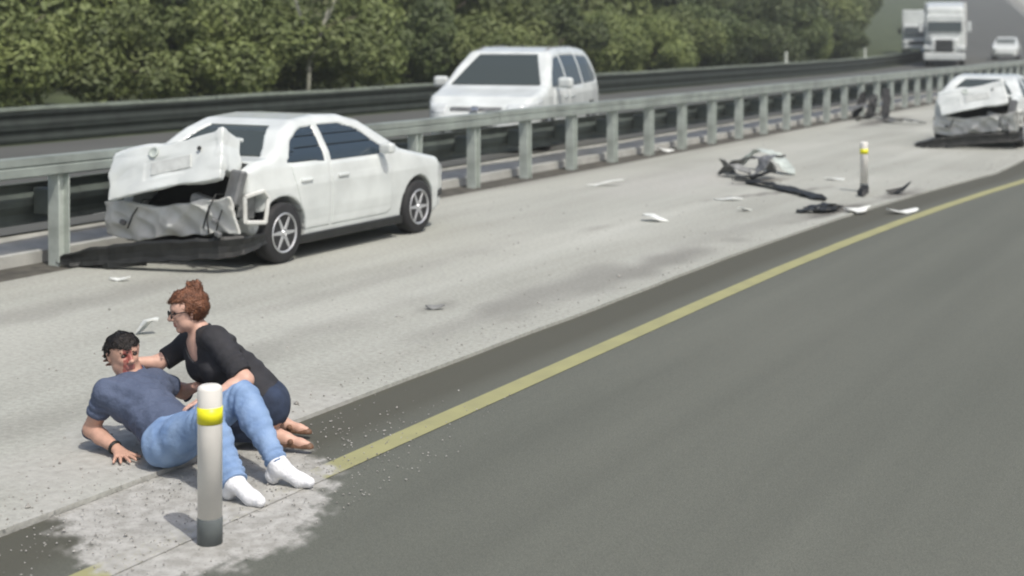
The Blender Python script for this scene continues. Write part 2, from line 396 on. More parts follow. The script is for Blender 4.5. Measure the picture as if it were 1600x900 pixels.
SL = list(np.arange(-40, 4, 2.0)) + list(np.arange(4, 8, .03)) + list(np.arange(8, 140, 2.0)) + list(np.arange(140, 860, 12.0))
RZ = -0.025                        # the road lies a lip below the concrete shoulder
EDGE, YEL, RAIL, OPP0, OPP1, OZ = 5.30, 4.58, 10.9, 11.62, 20.6, 0.24
g = np.array([(-3000, -3000, -1.2), (3000, -3000, -1.2), (3000, 3000, -1.2), (-3000, 3000, -1.2)])
struct(link('ground', np_mesh('ground', g, [(0, 1, 2, 3)], False), M['verge']))
# our carriageway
offs = list(np.linspace(-9, 3.6, 10)) + list(np.arange(3.7, EDGE, .03)) + [EDGE]
ro = struct(strip('road', offs, [RZ]*len(offs), M['asphalt'], SL, ease=True))
at = ro.data.attributes.new('grime', 'FLOAT', 'POINT')
gv = np.tile(np.clip((np.array(offs)-(YEL+.05))/.30, 0, 1)*.8, len(SL)); at.data.foreach_set('value', gv.astype(np.float32))
def add_film(o, of):
    s2, o2 = np.meshgrid(np.array(SL, float), np.array(of, float), indexing='ij')
    a_ = o.data.attributes.new('dust', 'FLOAT', 'POINT'); a_.data.foreach_set('value', film(s2, o2).ravel().astype(np.float32))
add_film(ro, offs)
# concrete shoulder: fine sheet with its stains, a thick broken front edge
s_f = np.concatenate([np.arange(-6, 60, .12), np.arange(60, 140, 2.0), np.arange(140, 860, 12.0)])
o_f = np.concatenate([np.linspace(EDGE, EDGE+.36, 5), np.arange(EDGE+.46, 10.62, .115)])
ns, no_ = len(s_f), len(o_f)
SS, OO = np.meshgrid(s_f, o_f, indexing='ij')
edge_w = .010*wob(SS, SS*0, SS*0, 2.2, 3) + .030*wob(SS, SS*0, SS*0, .4, 4)
fade = np.clip(1-(OO-EDGE)/.3, 0, 1)
O2 = OO + edge_w*fade + warp(SS)*np.clip(1-(OO-EDGE)/4.5, 0, 1)
V = np.array([P(s, o) for s, o in zip(SS.ravel(), O2.ravel())])
ii, jj = np.meshgrid(np.arange(ns-1), np.arange(no_-1), indexing='ij'); a = (ii*no_+jj).ravel()
Q = np.stack([a, a+no_, a+no_+1, a+1], 1)
low = V.reshape(ns, no_, 3)[:, 0, :].copy(); low[:, 2] += RZ-.012
V = np.concatenate([V, low]); b0 = ns*no_; i_ = np.arange(ns-1)
Q = np.concatenate([Q, np.stack([b0+i_, b0+i_+1, (i_+1)*no_, i_*no_], 1)])
sh = struct(link('shoulder', np_mesh('shoulder', V, Q, False), M['concrete']))
def blob(s0, o0, ls, lo, rot=0.0, soft=.5):
    ds, do = SS-s0, OO-o0; c, t = math.cos(rot), math.sin(rot)
    q = np.sqrt(((ds*c+do*t)/ls)**2 + ((-ds*t+do*c)/lo)**2) + .25*wob(SS, OO, SS*0, 5, int(abs(s0)*10) % 97)
    return np.clip((1-q)/soft, 0, 1)
def SO(r, d):                     # right/ahead -> along/left
    p = K(r, d); return p[1], -p[0]
st = np.zeros_like(SS)
def stain(r, d, ls, lo, k, rot=0.0, soft=.6):
    global st
    s0, o0 = SO(r, d); st = np.maximum(st, k*blob(s0, o0, ls, lo, rot, soft))
stain(-.64, 12.3, .35, .14, .45); stain(.35, 13.1, 2.6, .34, .50, .02); stain(1.2, 14.2, 2.8, .30, .55, -.01)
stain(3.95, 18.9, 1.5, .17, .95, -.05); stain(3.55, 21.1, 1.9, .12, .85, -.32); stain(3.6, 22.7, .9, .28, .8, -.2)
stain(5.2, 21.0, .9, .2, .7); stain(-2.0, 10.3, 3.5, .3, .22, .05); stain(.9, 17.2, .5, .15, .3); stain(9.4, 37.6, 3.0, .35, .85)
stain(2.6, 17.2, 3.2, .25, .25, -.04); stain(-3.6, 12.6, 1.8, .35, .3); stain(-1.0, 14.2, 4, .22, .2, .03)
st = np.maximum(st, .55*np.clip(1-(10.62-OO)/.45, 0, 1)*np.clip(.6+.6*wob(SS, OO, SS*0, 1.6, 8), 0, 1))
du = np.zeros_like(SS)
s0, o0 = SO(-1.75, 8.1); du = .9*blob(s0, o0, 1.5, .95, .1, .5)
s0, o0 = SO(2.6, 23.0); du = np.maximum(du, .5*blob(s0, o0, 3.5, 1.2, .1, .7))
for nm, arr in (('stain', st), ('dust', du)):
    at = sh.data.attributes.new(nm, 'FLOAT', 'POINT'); at.data.foreach_set('value', np.concatenate([arr.ravel(), arr[:, 0]]).astype(np.float32))
YO = list(np.linspace(YEL-.08, YEL+.08, 6)); add_film(struct(strip('yellow_line', YO, [RZ+.004]*6, M['yellow'], SL, ease=True)), YO)
p = [P(15.9, YEL+.085, RZ+.003), P(15.9, YEL+.15, RZ+.003), P(15.2, YEL+.17, RZ+.003), P(14.4, YEL+.085, RZ+.003)]
# median strip between the two roads
struct(strip('dark_strip', [10.6, 10.95, 11.2], [-.012, -.006, -.004], M['rail_base'], SL))
kb = struct(strip('kerb', [11.16, 11.17, 11.60, 11.63], [-.02, .11, .17, OZ-.02], M['kerb'], SL))
struct(strip('opposite_road', [OPP0, 13, 16, OPP1], [OZ]*4, M['opp_road'], SL))
struct(strip('edge_line', [12.1, 12.25], [OZ+.004]*2, M['line_white'], SL))
struct(strip('verge', [OPP1-.01, 21.4, 23, 27, 40, 160], [OZ-.004, OZ-.02, OZ+.1, .6, 2.0, 14], M['verge'], SL))
struct(strip('cut_slope', [-8.9, -11, -16, -60, -260], [RZ-.004, .1, 3.0, 16, 40], M['pale_slope'], SL))

# ------------------------------------------------------------------ guardrails
W_SECT = [(.0, .155), (.045, .13), (.05, .08), (.012, .02), (.012, -.02), (.05, -.08), (.045, -.13), (0, -.155),
          (-.008, -.150), (.036, -.125), (.04, -.082), (.002, -.02), (.002, .02), (.04, .082), (.036, .125), (-.008, .150)]
def rail_run(s0, s1, step=1.6): return list(np.arange(s0, s1+.01, step))
def wbeam(parent, name, s0, s1, off, z, m, flip=1, k=1.0, wav=0.0):
    """W-profile beams in overlapping 6.5 m lengths"""
    s = s0; L = 6.56
    while s < s1:
        bm = bmesh.new()
        ss = np.linspace(s, min(s+L+.15, s1+.3), 7)
        path = [P(a, off + .012*math.sin(a*1.7), z + wav*math.sin(a*.9+off)+.004*(int(s) % 2)) for a in ss]
        sweep(bm, path, [(a*flip*k, b*k) for a, b in W_SECT]); link(name, bm_mesh(bm, name), m, parent); s += L
near = thing('guardrail', 'pale galvanised steel guardrail on closely set posts between the concrete shoulder and the opposite road', 'guardrail', (0, 0, 0))
def post_mesh():
    bm = bmesh.new(); H = .92
    add_box(bm, (0, .064, H/2), (.15, .014, H)); add_box(bm, (0, -.064, H/2), (.15, .014, H)); add_box(bm, (0, 0, H/2-.001), (.012, .114, H-.004))
    return bm_mesh(bm, 'post')
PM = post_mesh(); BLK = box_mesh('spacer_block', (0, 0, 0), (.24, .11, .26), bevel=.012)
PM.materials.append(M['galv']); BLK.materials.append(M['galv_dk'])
SP = 1.642
posts = [5.75 + SP*k for k in range(92)]
for i, s in enumerate(posts):
    q = link('post', PM, None, near); q.location = P(s, RAIL, -.02); 
    q.rotation_euler = (random.uniform(-.012, .012), random.uniform(-.012, .012), head(s)+random.uniform(-.05, .05))
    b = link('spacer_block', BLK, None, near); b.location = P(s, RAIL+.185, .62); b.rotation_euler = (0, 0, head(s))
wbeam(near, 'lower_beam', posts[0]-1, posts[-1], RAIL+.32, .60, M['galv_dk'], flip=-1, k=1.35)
# the wide top rail: a folded channel lying over the post heads, in lengths
s = posts[0]-1
TOPS = [(-.09, .10), (.10, .10), (.10, .03), (.085, .015), (.10, 0), (.10, -.075), (.085, -.09), (.06, -.09), (.06, -.02), (-.05, -.02), (-.05, -.08), (-.09, -.08)]
k = 0
while s < posts[-1]:
    bm = bmesh.new(); e = s+4.92
    sweep(bm, [P(a, RAIL, 0.985+.006*(k % 2)+.004*math.sin(a)) for a in np.linspace(s, e-.012, 5)], TOPS)
    link('top_rail', bm_mesh(bm, 'top_rail'), M['galv_lt'], near); s = e; k += 1
far = thing('guardrail', 'dark guardrail along the far edge of the opposite road below the bushes', 'guardrail', (0, 0, 0))
FO = 21.0
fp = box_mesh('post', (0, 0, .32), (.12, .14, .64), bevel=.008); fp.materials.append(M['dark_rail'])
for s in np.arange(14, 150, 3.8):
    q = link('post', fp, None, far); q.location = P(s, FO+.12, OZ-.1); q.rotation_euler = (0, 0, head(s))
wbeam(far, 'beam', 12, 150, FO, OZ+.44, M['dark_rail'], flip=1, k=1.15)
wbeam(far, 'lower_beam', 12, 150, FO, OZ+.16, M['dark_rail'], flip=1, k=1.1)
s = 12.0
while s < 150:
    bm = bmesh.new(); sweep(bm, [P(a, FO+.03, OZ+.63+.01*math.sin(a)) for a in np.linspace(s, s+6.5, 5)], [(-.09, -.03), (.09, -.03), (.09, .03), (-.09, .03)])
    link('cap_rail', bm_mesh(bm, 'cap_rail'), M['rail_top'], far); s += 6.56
def marker_on_rail(r, d, top, label):
    s, o = SO(r, d); t = thing('marker_post', label, 'marker post', P(s, FO+.02, OZ+.64), head(s), 'pale marker posts on the far guardrail')
    link('stem', box_mesh('stem', (0, 0, .26), (.10, .16, .52), bevel=.015), M['marker'], t)
    link('foot', box_mesh('foot', (0, 0, .03), (.14, .24, .06), bevel=.01), M['marker'], t)
def far_at(px):                    # where the sight line to the far rail crosses it
    vx = 2050-px; d = FO*2300/(.8788*vx); return ((px-800)/2300*d, d)
marker_on_rail(*far_at(1230), 0, 'pale marker post on the far guardrail, the nearer one right of the van')
marker_on_rail(*far_at(1368), 0, 'pale marker post on the far guardrail close to the white truck')

# ------------------------------------------------------------------ bushes and trees beyond the far rail
def leaf_cloud(name, n, rad, seed, clumps=9, leaf=.17, hollow=.55):
    r = np.random.default_rng(seed)
    cc = r.normal(size=(clumps, 3)); cc /= np.linalg.norm(cc, axis=1)[:, None]; cc *= r.uniform(.35, .85, (clumps, 1)); cc *= np.array(rad)
    cr = r.uniform(.28, .52, clumps)*min(rad)
    w_ = cr**2; pick = r.choice(clumps, n, p=w_/w_.sum())
    d = r.normal(size=(n, 3)); d /= np.linalg.norm(d, axis=1)[:, None]
    c = cc[pick] + d*(cr[pick]*(hollow+(1-hollow)*r.uniform(0, 1.12, n)**.6))[:, None]
    nn = d + r.normal(size=(n, 3))*.55 + np.array([0, 0, .35]); nn /= np.linalg.norm(nn, axis=1)[:, None]
    t = np.cross(nn, r.normal(size=(n, 3))); t /= np.linalg.norm(t, axis=1)[:, None]; b = np.cross(nn, t)
    L = leaf*r.uniform(.6, 1.35, n)[:, None]; Wd = L*r.uniform(.4, .7, n)[:, None]
    V = np.stack([c-t*L, c+b*Wd*.8+nn*L*.12, c+t*L, c-b*Wd*.8+nn*L*.12], 1).reshape(-1, 3)
    Q = np.arange(4*n).reshape(-1, 4)
    return np_mesh(name, V, Q, False)
def trunk_mesh(seed, h, r0, limbs=5, spread=1.2):
    rr = random.Random(seed); bm = bmesh.new()
    pts = [Vector((rr.uniform(-.08, .08)*k, rr.uniform(-.08, .08)*k, h*k/5)) for k in range(6)]
    sweep(bm, pts, circ(r0, 7), up=Vector((0, 1, 0)), scale=[1.25, 1, .88, .74, .6, .4])
    for i in range(limbs):
        a = rr.uniform(0, 6.28); z = h*rr.uniform(.25, .85); b = Vector((0, 0, z))
        e = b + Vector((math.cos(a)*spread, math.sin(a)*spread, h*rr.uniform(.15, .4)))
        sweep(bm, [b, (b+e)/2+Vector((0, 0, .1)), e], circ(r0*.45, 5), up=Vector((0, 1, 0)), scale=[1, .7, .3])
    return bm_mesh(bm, 'trunk', True)
BUSH = {}
for kind, mm in (('dark', 'leaf_dark'), ('mid', 'leaf_mid'), ('yellow', 'leaf_yellow')):
    BUSH[kind] = []
    for v in range(3):
        me = leaf_cloud('crown', 9500, (2.1, 2.1, 1.75), 11*v+len(kind), 15, .095); me.materials.append(M[mm]); BUSH[kind].append(me)
TR = [trunk_mesh(k, 2.2, .09) for k in range(2)]
for t_ in TR: t_.materials.append(M['bark'])
BL = {'dark': ('dark green bush growing behind the far guardrail', 'dark bushes behind the far guardrail'),
      'mid': ('mid green leafy bush growing behind the far guardrail', 'mid green bushes behind the far guardrail'),
      'yellow': ('pale yellow green bush behind the far guardrail, at the left of the photo', 'yellow green bushes behind the far guardrail')}
def bush(s, off, z, k, kind, sc=1.0, squash=1.0, label=None, group=None):
    lb, gr = BL[kind]
    t = thing('bush', label or lb, 'bush', P(s, off, z), random.uniform(0, 6.28), group or gr)
    cr = link('crown', BUSH[kind][k % 3], None, t); cr.location = (0, 0, 1.75*sc*squash); cr.scale = (sc, sc, sc*squash)
    tk = link('trunk', TR[k % 2], None, t); tk.scale = (sc, sc, sc)
def vz(off): return float(np.interp(off, [21.4, 23, 27, 40, 160], [OZ-.02, OZ+.1, .6, 2.0, 14]))
rb = random.Random(5); k = 0
s = 16.0
while s < 116:
    kind = 'yellow' if s < 27 else rb.choice(['dark', 'dark', 'mid'] if s > 62 else ['mid', 'mid', 'dark'])
    off = 24.2 + rb.uniform(-.5, .8)
    if s > 93: break
    if kind == 'yellow' and rb.random() < .25: kind = 'mid'
    bush(s, off, vz(off)-.25, k, kind, rb.uniform(.78, 1.12), rb.uniform(.8, 1.15)); k += 1
    s += rb.uniform(2.6, 3.6) * (1 if s < 70 else 1.25)
s = 18.0
while s < 122:
    kind = rb.choice(['mid', 'dark', 'mid']) if s < 62 else 'dark'
    off = (28.5 if s < 92 else 32) + rb.uniform(-1, 1.4)
    bush(s, off, vz(off)-.3, k+1, kind, rb.uniform(1.3, 1.8), rb.uniform(.9, 1.2)); k += 1
    s += rb.uniform(4.0, 5.6)
for i_, s in enumerate((94, 97.5, 101, 104.5, 108, 111.5, 115, 118.5)):
    off = 28.6 + .5*(i_ % 3); bush(s, off, .5+max(0, s-80)*.012, i_, 'dark' if i_ % 3 else 'mid', 1.45+.1*(i_ % 2), 1.15)
# the wooded slope behind reads as one dark mass
wd = leaf_cloud('woodland', 26000, (8, 62, 5.5), 77, 70, .38, .3); V = np.empty(len(wd.vertices)*3, np.float32)
wd.vertices.foreach_get('co', V); V = V.reshape(-1, 3)
r2 = np.random.default_rng(5); nL = len(V)//4
y = r2.uniform(10, 165, nL); x = r2.uniform(33, 44, nL); zt = 8.5*np.sqrt(r2.uniform(0, 1, nL))*(1+.25*np.sin(y*.5+x)); 
cen = V.reshape(-1, 4, 3).mean(1)
pos = np.array([P(a, b, np.interp(b, [21, 40, 160], [.1, 2, 14])+c - .3) for a, b, c in zip(y, x, zt)])
V = (V.reshape(-1, 4, 3)-cen[:, None]+pos[:, None]).reshape(-1).astype(np.float32); wd.vertices.foreach_set('co', V); wd.update()
struct(link('woodland', wd, M['leaf_dark']), 'stuff')
# pale bare-stemmed tree and the cream cottage glimpsed at the upper left
t = thing('young_tree', 'young tree with pale bare branching stems standing before the dark bushes left of the van', 'tree', P(30.6, 22.6, vz(22.6)), .4)
bm = bmesh.new(); 
for a, b, r_ in (((0, 0, 0), (.05, .05, 1.7), .06), ((0, .02, 1.0), (.55, .1, 2.6), .05), ((.03, .03, 1.5), (-.35, 0, 3.0), .05), ((.3, .05, 1.85), (.85, .2, 3.2), .035)):
    a, b = Vector(a), Vector(b); sweep(bm, [a, a.lerp(b, .5)+Vector((.04, 0, .03)), b], circ(r_, 7), up=Vector((0, 1, 0)), scale=[1.1, .9, .6])
link('trunk', bm_mesh(bm, 'trunk', True), M['pale_bark'], t)
me = leaf_cloud('crown', 420, (.9, .9, .9), 41, 8, .10, .2); me.materials.append(M['leaf_yellow']); cr = link('crown', me, None, t); cr.location = (.2, .05, 3.1)
h = thing('cottage', 'small cream cottage with pale roof half hidden among bushes at the upper left', 'house', P(22.6, 31.2, .9), head(20)+.12)
link('wall', box_mesh('wall', (0, 0, 1.0), (3.4, 7.5, 2.0), bevel=.02), M['cream'], h)
bm = bmesh.new(); rv = [bm.verts.new(c) for c in ((-2.0, -4.0, 1.98), (2.0, -4.0, 1.98), (2.0, 4.0, 1.98), (-2.0, 4.0, 1.98), (0, -4.0, 2.75), (0, 4.0, 2.75))]
for f in ((0, 1, 4), (2, 3, 5), (1, 2, 5, 4), (3, 0, 4, 5), (0, 3, 2, 1)): bm.faces.new([rv[i] for i in f])
link('roof', bm_mesh(bm, 'roof'), M['roof'], h)
for yy in (-1.8, .6, 2.6):
    wn = link('window', box_mesh('window', (1.705, yy, 1.15), (.05, .8, .9)), M['cream'], h); link('pane', box_mesh('pane', (1.735, yy, 1.15), (.02, .66, .76)), M['glass'], wn)

# ------------------------------------------------------------------ cars
def smax(a, b, k):
    h = np.maximum(k-np.abs(a-b), 0)/k; return np.maximum(a, b)+h*h*k*.25
def smin(a, b, k): return -smax(-a, -b, k)
def chaikin(p, n=1):
    for _ in range(n):
        q = []
        for i in range(len(p)):
            a, b = np.array(p[i-1]), np.array(p[i]); q += [tuple(a*.75+b*.25), tuple(a*.25+b*.75)]
        p = q
    return p
class Car:
    def __init__(s, side, plan, wid, h=.016, axles=(), wr=.31, well=.37, round_=.07):
        """side: (x,z) outline; plan: (x, half width) table; wid: (z, factor) table"""
        xs = [p[0] for p in side]; zs = [p[1] for p in side]; ym = max(p[1] for p in plan)
        s.f = Field((min(xs)-.06, -ym-.06, min(zs)-.06), (max(xs)+.06, ym+.06, max(zs)+.06), h)
        X, Y, Z = s.f.grid(); s.X, s.Y, s.Z = X, Y, Z
        s2 = poly_sdf(side, X[:, :, :], Z)                      # (nx,1,nz)
        hw = np.interp(X, [p[0] for p in plan], [p[1] for p in plan])*np.interp(Z, [p[0] for p in wid], [p[1] for p in wid])
        sd_ = (np.abs(Y)-hw)*.93
        F = smax(np.broadcast_to(s2, s.f.F.shape), sd_, round_)
        for ax_ in axles:                                       # wheel wells
            d = np.sqrt((X-ax_)**2+(Z-wr)**2)-well
            slot = np.maximum(d, (ym-.34)-np.abs(Y)); F = smax(F, -slot, .015)
        s.base = F.astype(np.float32).copy(); s.f.F = s.base.copy()
    def part(s, region, out=.006, deep=.03):
        """a skin following the body where region<0, standing `out` proud"""
        return np.maximum(np.maximum(s.base-out, -(s.base+deep)), region)
    def emit(s, name, F, m, parent, fix=None):
        V, Q = nets(np.broadcast_to(F, s.f.F.shape).astype(np.float32), s.f.lo, s.f.h)
        if fix is not None: V = fix(V)
        return link(name, np_mesh(name, V, Q), m, parent)
TYRE = None
def wheel_meshes(R_, W_, spokes, tag_):
    t = lathe_mesh('tyre', [(R_*.62, -W_/2+.01), (R_*.9, -W_/2), (R_*.985, -W_*.38), (R_, -W_*.2), (R_, W_*.2), (R_*.985, W_*.38), (R_*.9, W_/2), (R_*.62, W_/2-.01)], 40, 'y')
    t.materials.append(M['rubber'])
    bm = bmesh.new(); n = 36
    prof = [(R_*.66, W_/2-.002), (R_*.63, W_/2+.006), (R_*.59, W_/2-.004), (R_*.57, W_/2-.06), (R_*.05, W_/2-.075)]
    rings = [[bm.verts.new((r*math.cos(2*math.pi*k/n), y, r*math.sin(2*math.pi*k/n))) for k in range(n)] for r, y in prof]
    for a, b in zip(rings, rings[1:]):
        for k in range(n): bm.faces.new((a[k], a[(k+1) % n], b[(k+1) % n], b[k]))
    for k in range(spokes):
        a = 2*math.pi*k/spokes; c, s_ = math.cos(a), math.sin(a)
        rot = Matrix(((c, 0, -s_), (0, 1, 0), (s_, 0, c)))
        vs = add_box(bm, (R_*.34, W_/2-.022, 0), (R_*.5, .03, R_*.17), None, .008)
        for v in vs: 
            v.co.z *= 1.25-.75*min(1, max(0, v.co.x/(R_*.6))); v.co = rot @ v.co
    add_box(bm, (0, W_/2-.012, 0), (R_*.22, .03, R_*.22), None, .02)
    r = bm_mesh(bm, 'rim'); r.materials.append(M['rim'])
    bm = bmesh.new(); n = 24
    rg = [bm.verts.new((R_*.56*math.cos(2*math.pi*k/n), W_/2-.066, R_*.56*math.sin(2*math.pi*k/n))) for k in range(n)]; bm.faces.new(rg)
    d = bm_mesh(bm, 'brake_disc'); d.materials.append(M['dark_void'])
    return t, r, d
def add_wheel(ms, parent, x, y, z, steer=0.0):
    wname = bpy.data.objects.new('wheel', None); C.objects.link(wname); wname.parent = parent; wname.empty_display_size = .1
    wname.location = (x, y, z); wname.rotation_euler = (0, 0, (0 if y > 0 else math.pi)+steer)
    for nm, me in zip(('tyre', 'rim', 'brake_disc'), ms): link(nm, me, None, wname)
    return wname

def build_wreck():
    L, H = 4.3, 1.43
    t = thing('wrecked_sedan', 'x', 'car', (0, 0, 0), 0, 'white sedans with crushed tails')
    # the tail is torn off short: the boot opening gapes behind the cabin
    side = [(.62, .26), (.50, .34), (.40, .60), (.42, .74), (.44, .96), (.62, 1.03), (.80, 1.05), (1.18, 1.30), (1.42, 1.395), (1.85, 1.43), (2.25, 1.415), (2.55, 1.34),
            (3.12, 1.00), (3.30, .96), (3.95, .84), (4.2, .72), (4.28, .52), (4.26, .30), (4.1, .22), (3.8, .19), (1.2, .19)]
    plan = [(.2, .80), (.6, .84), (1.2, .865), (3.4, .865), (3.9, .82), (4.15, .72), (4.3, .50)]
    wid = [(0, .93), (.25, .97), (.5, 1.0), (.75, 1.0), (.95, .965), (1.05, .93), (1.25, .80), (1.43, .66)]
    c = Car(side, plan, wid, .0155, (.92, 3.43), .30, .365, .075); X, Y, Z = c.X, c.Y, c.Z
    F = c.base.copy()
    # gaping boot: hollow behind the rear seat, open to the back
    hol = np.maximum(np.maximum(np.abs(Y)-.66, np.abs(Z-.76)-.235), X-.80); F = smax(F, -hol, .03)
    qh = np.maximum(np.maximum(poly_sdf([(.36, .50), (.60, .46), (.66, .66), (.60, .73), (.36, .70)], X, Z), .70-np.abs(Y)), Y); F = smax(F, -qh, .02)
    F = F + .010*wob(X, Y, Z, 9, 21)*np.clip((.75-X)/.3, 0, 1)
    # openings for the glass
    sw1 = [(1.02, .985), (1.20, 1.20), (1.42, 1.305), (1.66, 1.325), (1.66, .965)]
    sw2 = [(1.76, .96), (1.76, 1.33), (2.15, 1.325), (2.42, 1.255), (2.82, .985), (2.6, .96)]
    side_on = .5-np.abs(Y)
    rw = np.maximum(np.abs(Y)-(.66-.32*np.clip((Z-1.02)/.36, 0, 1)), np.maximum(np.abs(Z-1.19)-.135, np.abs(X-.95)-.48))
    ws = np.maximum(np.abs(Y)-(.70-.32*np.clip((Z-1.0)/.4, 0, 1)), np.maximum(np.abs(Z-1.17)-.165, np.abs(X-2.9)-.5))
    def gone(F, reg, d=.012): return np.maximum(F, -np.maximum(np.maximum(reg, -(c.base+d)), -1))
    for reg in (np.maximum(poly_sdf(sw1, X, Z), side_on), np.maximum(poly_sdf(sw2, X, Z), side_on), ws, rw): F = gone(F, reg, .022)
    def crush(V):
        V = V.copy(); k = np.clip((.95-V[:, 0])/.6, 0, 1)**1.3*np.clip((V[:, 2]-.35)/.5, 0, 1)
        V[:, 2] += -.05*k*np.clip(.5+V[:, 1], 0, 1.2); return V
    body = c.emit('body', F, M['white_paint'], t, crush)
    for reg in (sw1, sw2):
        for sg in (-1, 1):
            r_ = np.maximum(poly_sdf(reg, X, Z)-.002, .45-Y*sg)
            c.emit('side_window', np.maximum(np.maximum(c.base+.010, -(c.base+.03)), r_), M['glass_side'], t, crush)
    c.emit('rear_window', np.maximum(np.maximum(c.base+.012, -(c.base+.04)), rw-.002), M['glass'], t, crush)
    c.emit('windscreen', np.maximum(np.maximum(c.base+.010, -(c.base+.03)), ws-.002), M['glass'], t)
    # doors: skins a few millimetres proud
    d1 = [(1.26, .30), (1.20, .50), (1.10, .80), (1.06, .955), (1.69, .955), (1.69, .30)]; d2 = [(1.72, .30), (1.72, .95), (2.72, .95), (2.86, .80), (2.86, .34), (2.78, .30)]
    for sg in (-1, 1):
        for dd, hx in ((d1, 1.28), (d2, 1.92)):
            do = c.emit('door', c.part(np.maximum(poly_sdf(dd, X, Z), .4-Y*sg), .007, .012), M['white_paint'], t)
            link('handle', box_mesh('handle', (hx, sg*.872, .80), (.19, .035, .035), bevel=.012, seg=2), M['white_paint'], do)
        mi = link('wing_mirror', box_mesh('wing_mirror', (2.66, sg*.93, 1.03), (.12, .17, .12), bevel=.04, seg=3), M['white_paint'], t)
        sk = link('sill_trim', box_mesh('sill_trim', (2.12, sg*.852, .205), (1.9, .03, .09), bevel=.01), M['black_plastic'], t)
    for sg in (-1, 1):
        c.emit('headlight', c.part(np.maximum(poly_sdf([(3.92, .62), (4.3, .56), (4.3, .72), (3.9, .76)], X, Z), .42-Y*sg), .006), M['lamp'], t)
    c.emit('grille', c.part(np.maximum(np.abs(Y)-.4, np.maximum(np.abs(Z-.62)-.06, 4.0-X)), .008), M['black_plastic'], t)
    c.emit('front_bumper_trim', c.part(np.maximum(np.abs(Z-.40)-.05, 3.95-X), .012), M['black_plastic'], t)
    ms = wheel_meshes(.305, .195, 6, 's')
    for x in (.92, 3.43):
        for sg in (-1, 1): add_wheel(ms, t, x, sg*.765, .305)
    # dark boot lining, bent floor and cabin back
    link('boot_lining', box_mesh('boot_lining', (.80, 0, .75), (.03, 1.34, .5), Matrix.Rotation(.1, 3, 'Y')), M['dark_void'], t)
    link('boot_floor', box_mesh('boot_floor', (.55, 0, .50), (.5, 1.36, .03), Matrix.Rotation(-.05, 3, 'Y')), M['dark_void'], t)
    # a dark floor pan closes the underside
    link('floor_pan', box_mesh('floor_pan', (2.15, 0, .215), (3.5, 1.5, .05), bevel=.01), M['dark_void'], t)
    # boot lid: folded up on the right, hanging low on the left
    f = Field((-.35, -.78, -.34), (.52, .78, .36), .0135); X, Y, Z = f.grid()
    rear = np.maximum(np.maximum(np.abs(X+.05*np.cos(Y*2.2)-.03*Z)-.022, np.abs(Y)-.64), np.abs(Z+.02)-.235)
    top = np.maximum(np.maximum(np.abs(Z-.225-.10*(X-.02)-.03*np.sin(X*11+Y*4))-.02, np.abs(Y)-.62), np.abs(X-.19)-.21)
    rim_ = np.maximum(np.maximum(np.abs(Y+.63)-.018, np.abs(Z-.06)-.20), np.abs(X-.13)-.16+np.clip(-Z, 0, 1)*.5)
    G = smin(smin(rear, top, .05), rim_, .03); 
    rec = np.maximum(np.maximum(np.abs(Y+.10)-.30, np.abs(Z+.03)-.095), X+.062); G = smax(G, -rec, .012)
    G = G + .006*(ridge(X, Y, Z, 5, 5)-.3) + .005*ridge(X, Y, Z, 11, 6) + .010*wob(X, Y, Z, 7, 5); f.F = (G*.85).astype(np.float32)
    lid = link('boot_lid', f.mesh('boot_lid'), M['white_paint'], t)
    lid.location = (.20, .03, .985); lid.rotation_euler = (R(-13.5), R(24), R(4))
    pl = link('number_plate', box_mesh('number_plate', (-.066, -.10, -.03), (.012, .46, .14), Matrix.Rotation(-.03, 3, 'Y'), .006), M['plate'], lid)
    em = link('emblem', lathe_mesh('emblem', [(.055, -.008), (.055, .006), (.046, .010), (.040, .004), (.001, .004)], 20, 'y'), M['galv'], lid); em.rotation_euler = (0, 0, R(90)); em.location = (-.085, .10, .135)
    lk = link('lock', lathe_mesh('lock', [(.022, -.006), (.022, .006), (.001, .008)], 10, 'y'), M['black_plastic'], lid); lk.rotation_euler = (0, 0, R(90)); lk.location = (-.075, -.42, .08)
    # crumpled inner panel left where the bumper was
    f = Field((-.2, -.86, -.26), (.25, .86, .26), .0135); X, Y, Z = f.grid()
    sh_ = np.abs(X-.05*np.cos(Y*1.8)+.045*ridge(X*0, Y, Z, 5, 31)+.022*ridge(X*0, Y, Z, 13, 33))-.02
    G = np.maximum(np.maximum(sh_, np.abs(Y+.02)-.80), np.abs(Z+.04*np.sin(Y*3+1))-.165+.03*wob(X*0, Y, Z*0, 12, 9)); f.F = (G*.75).astype(np.float32)
    pn = link('rear_panel', f.mesh('rear_panel'), M['bare_panel'], t); pn.location = (.21, 0, .475); pn.rotation_euler = (R(-3), R(-9), R(2))
    for y0, z0 in ((-.66, .50), (-.70, .38), (.50, .42)):
        b = link('panel_clip', box_mesh('panel_clip', (.10, y0, z0), (.05, .07, .05), Matrix.Rotation(.4, 3, 'X'), .01), M['grey_metal'], t)
    # bumper bar and lamp frame around the hole in the right wing
    fr = bmesh.new()
    P4 = [Vector((.335, -.835, .47)), Vector((.625, -.85, .44)), Vector((.675, -.85, .68)), Vector((.60, -.845, .75)), Vector((.335, -.83, .715))]
    for i in range(5): sweep(fr, [P4[i-1], P4[i]], circ(.022, 6), up=Vector((0, 1, .01)))
    link('lamp_frame', bm_mesh(fr, 'lamp_frame'), M['bare_panel'], t)
    link('lamp_cavity', box_mesh('lamp_cavity', (.50, -.715, .60), (.26, .03, .22), Matrix.Rotation(.15, 3, 'Y'), .01), M['debris_grey'], t)
    link('wing_bracket', box_mesh('wing_bracket', (.33, -.72, .80), (.10, .16, .34), Matrix.Rotation(.25, 3, 'Y') @ Matrix.Rotation(.12, 3, 'X'), .02), M['grey_metal'], t)
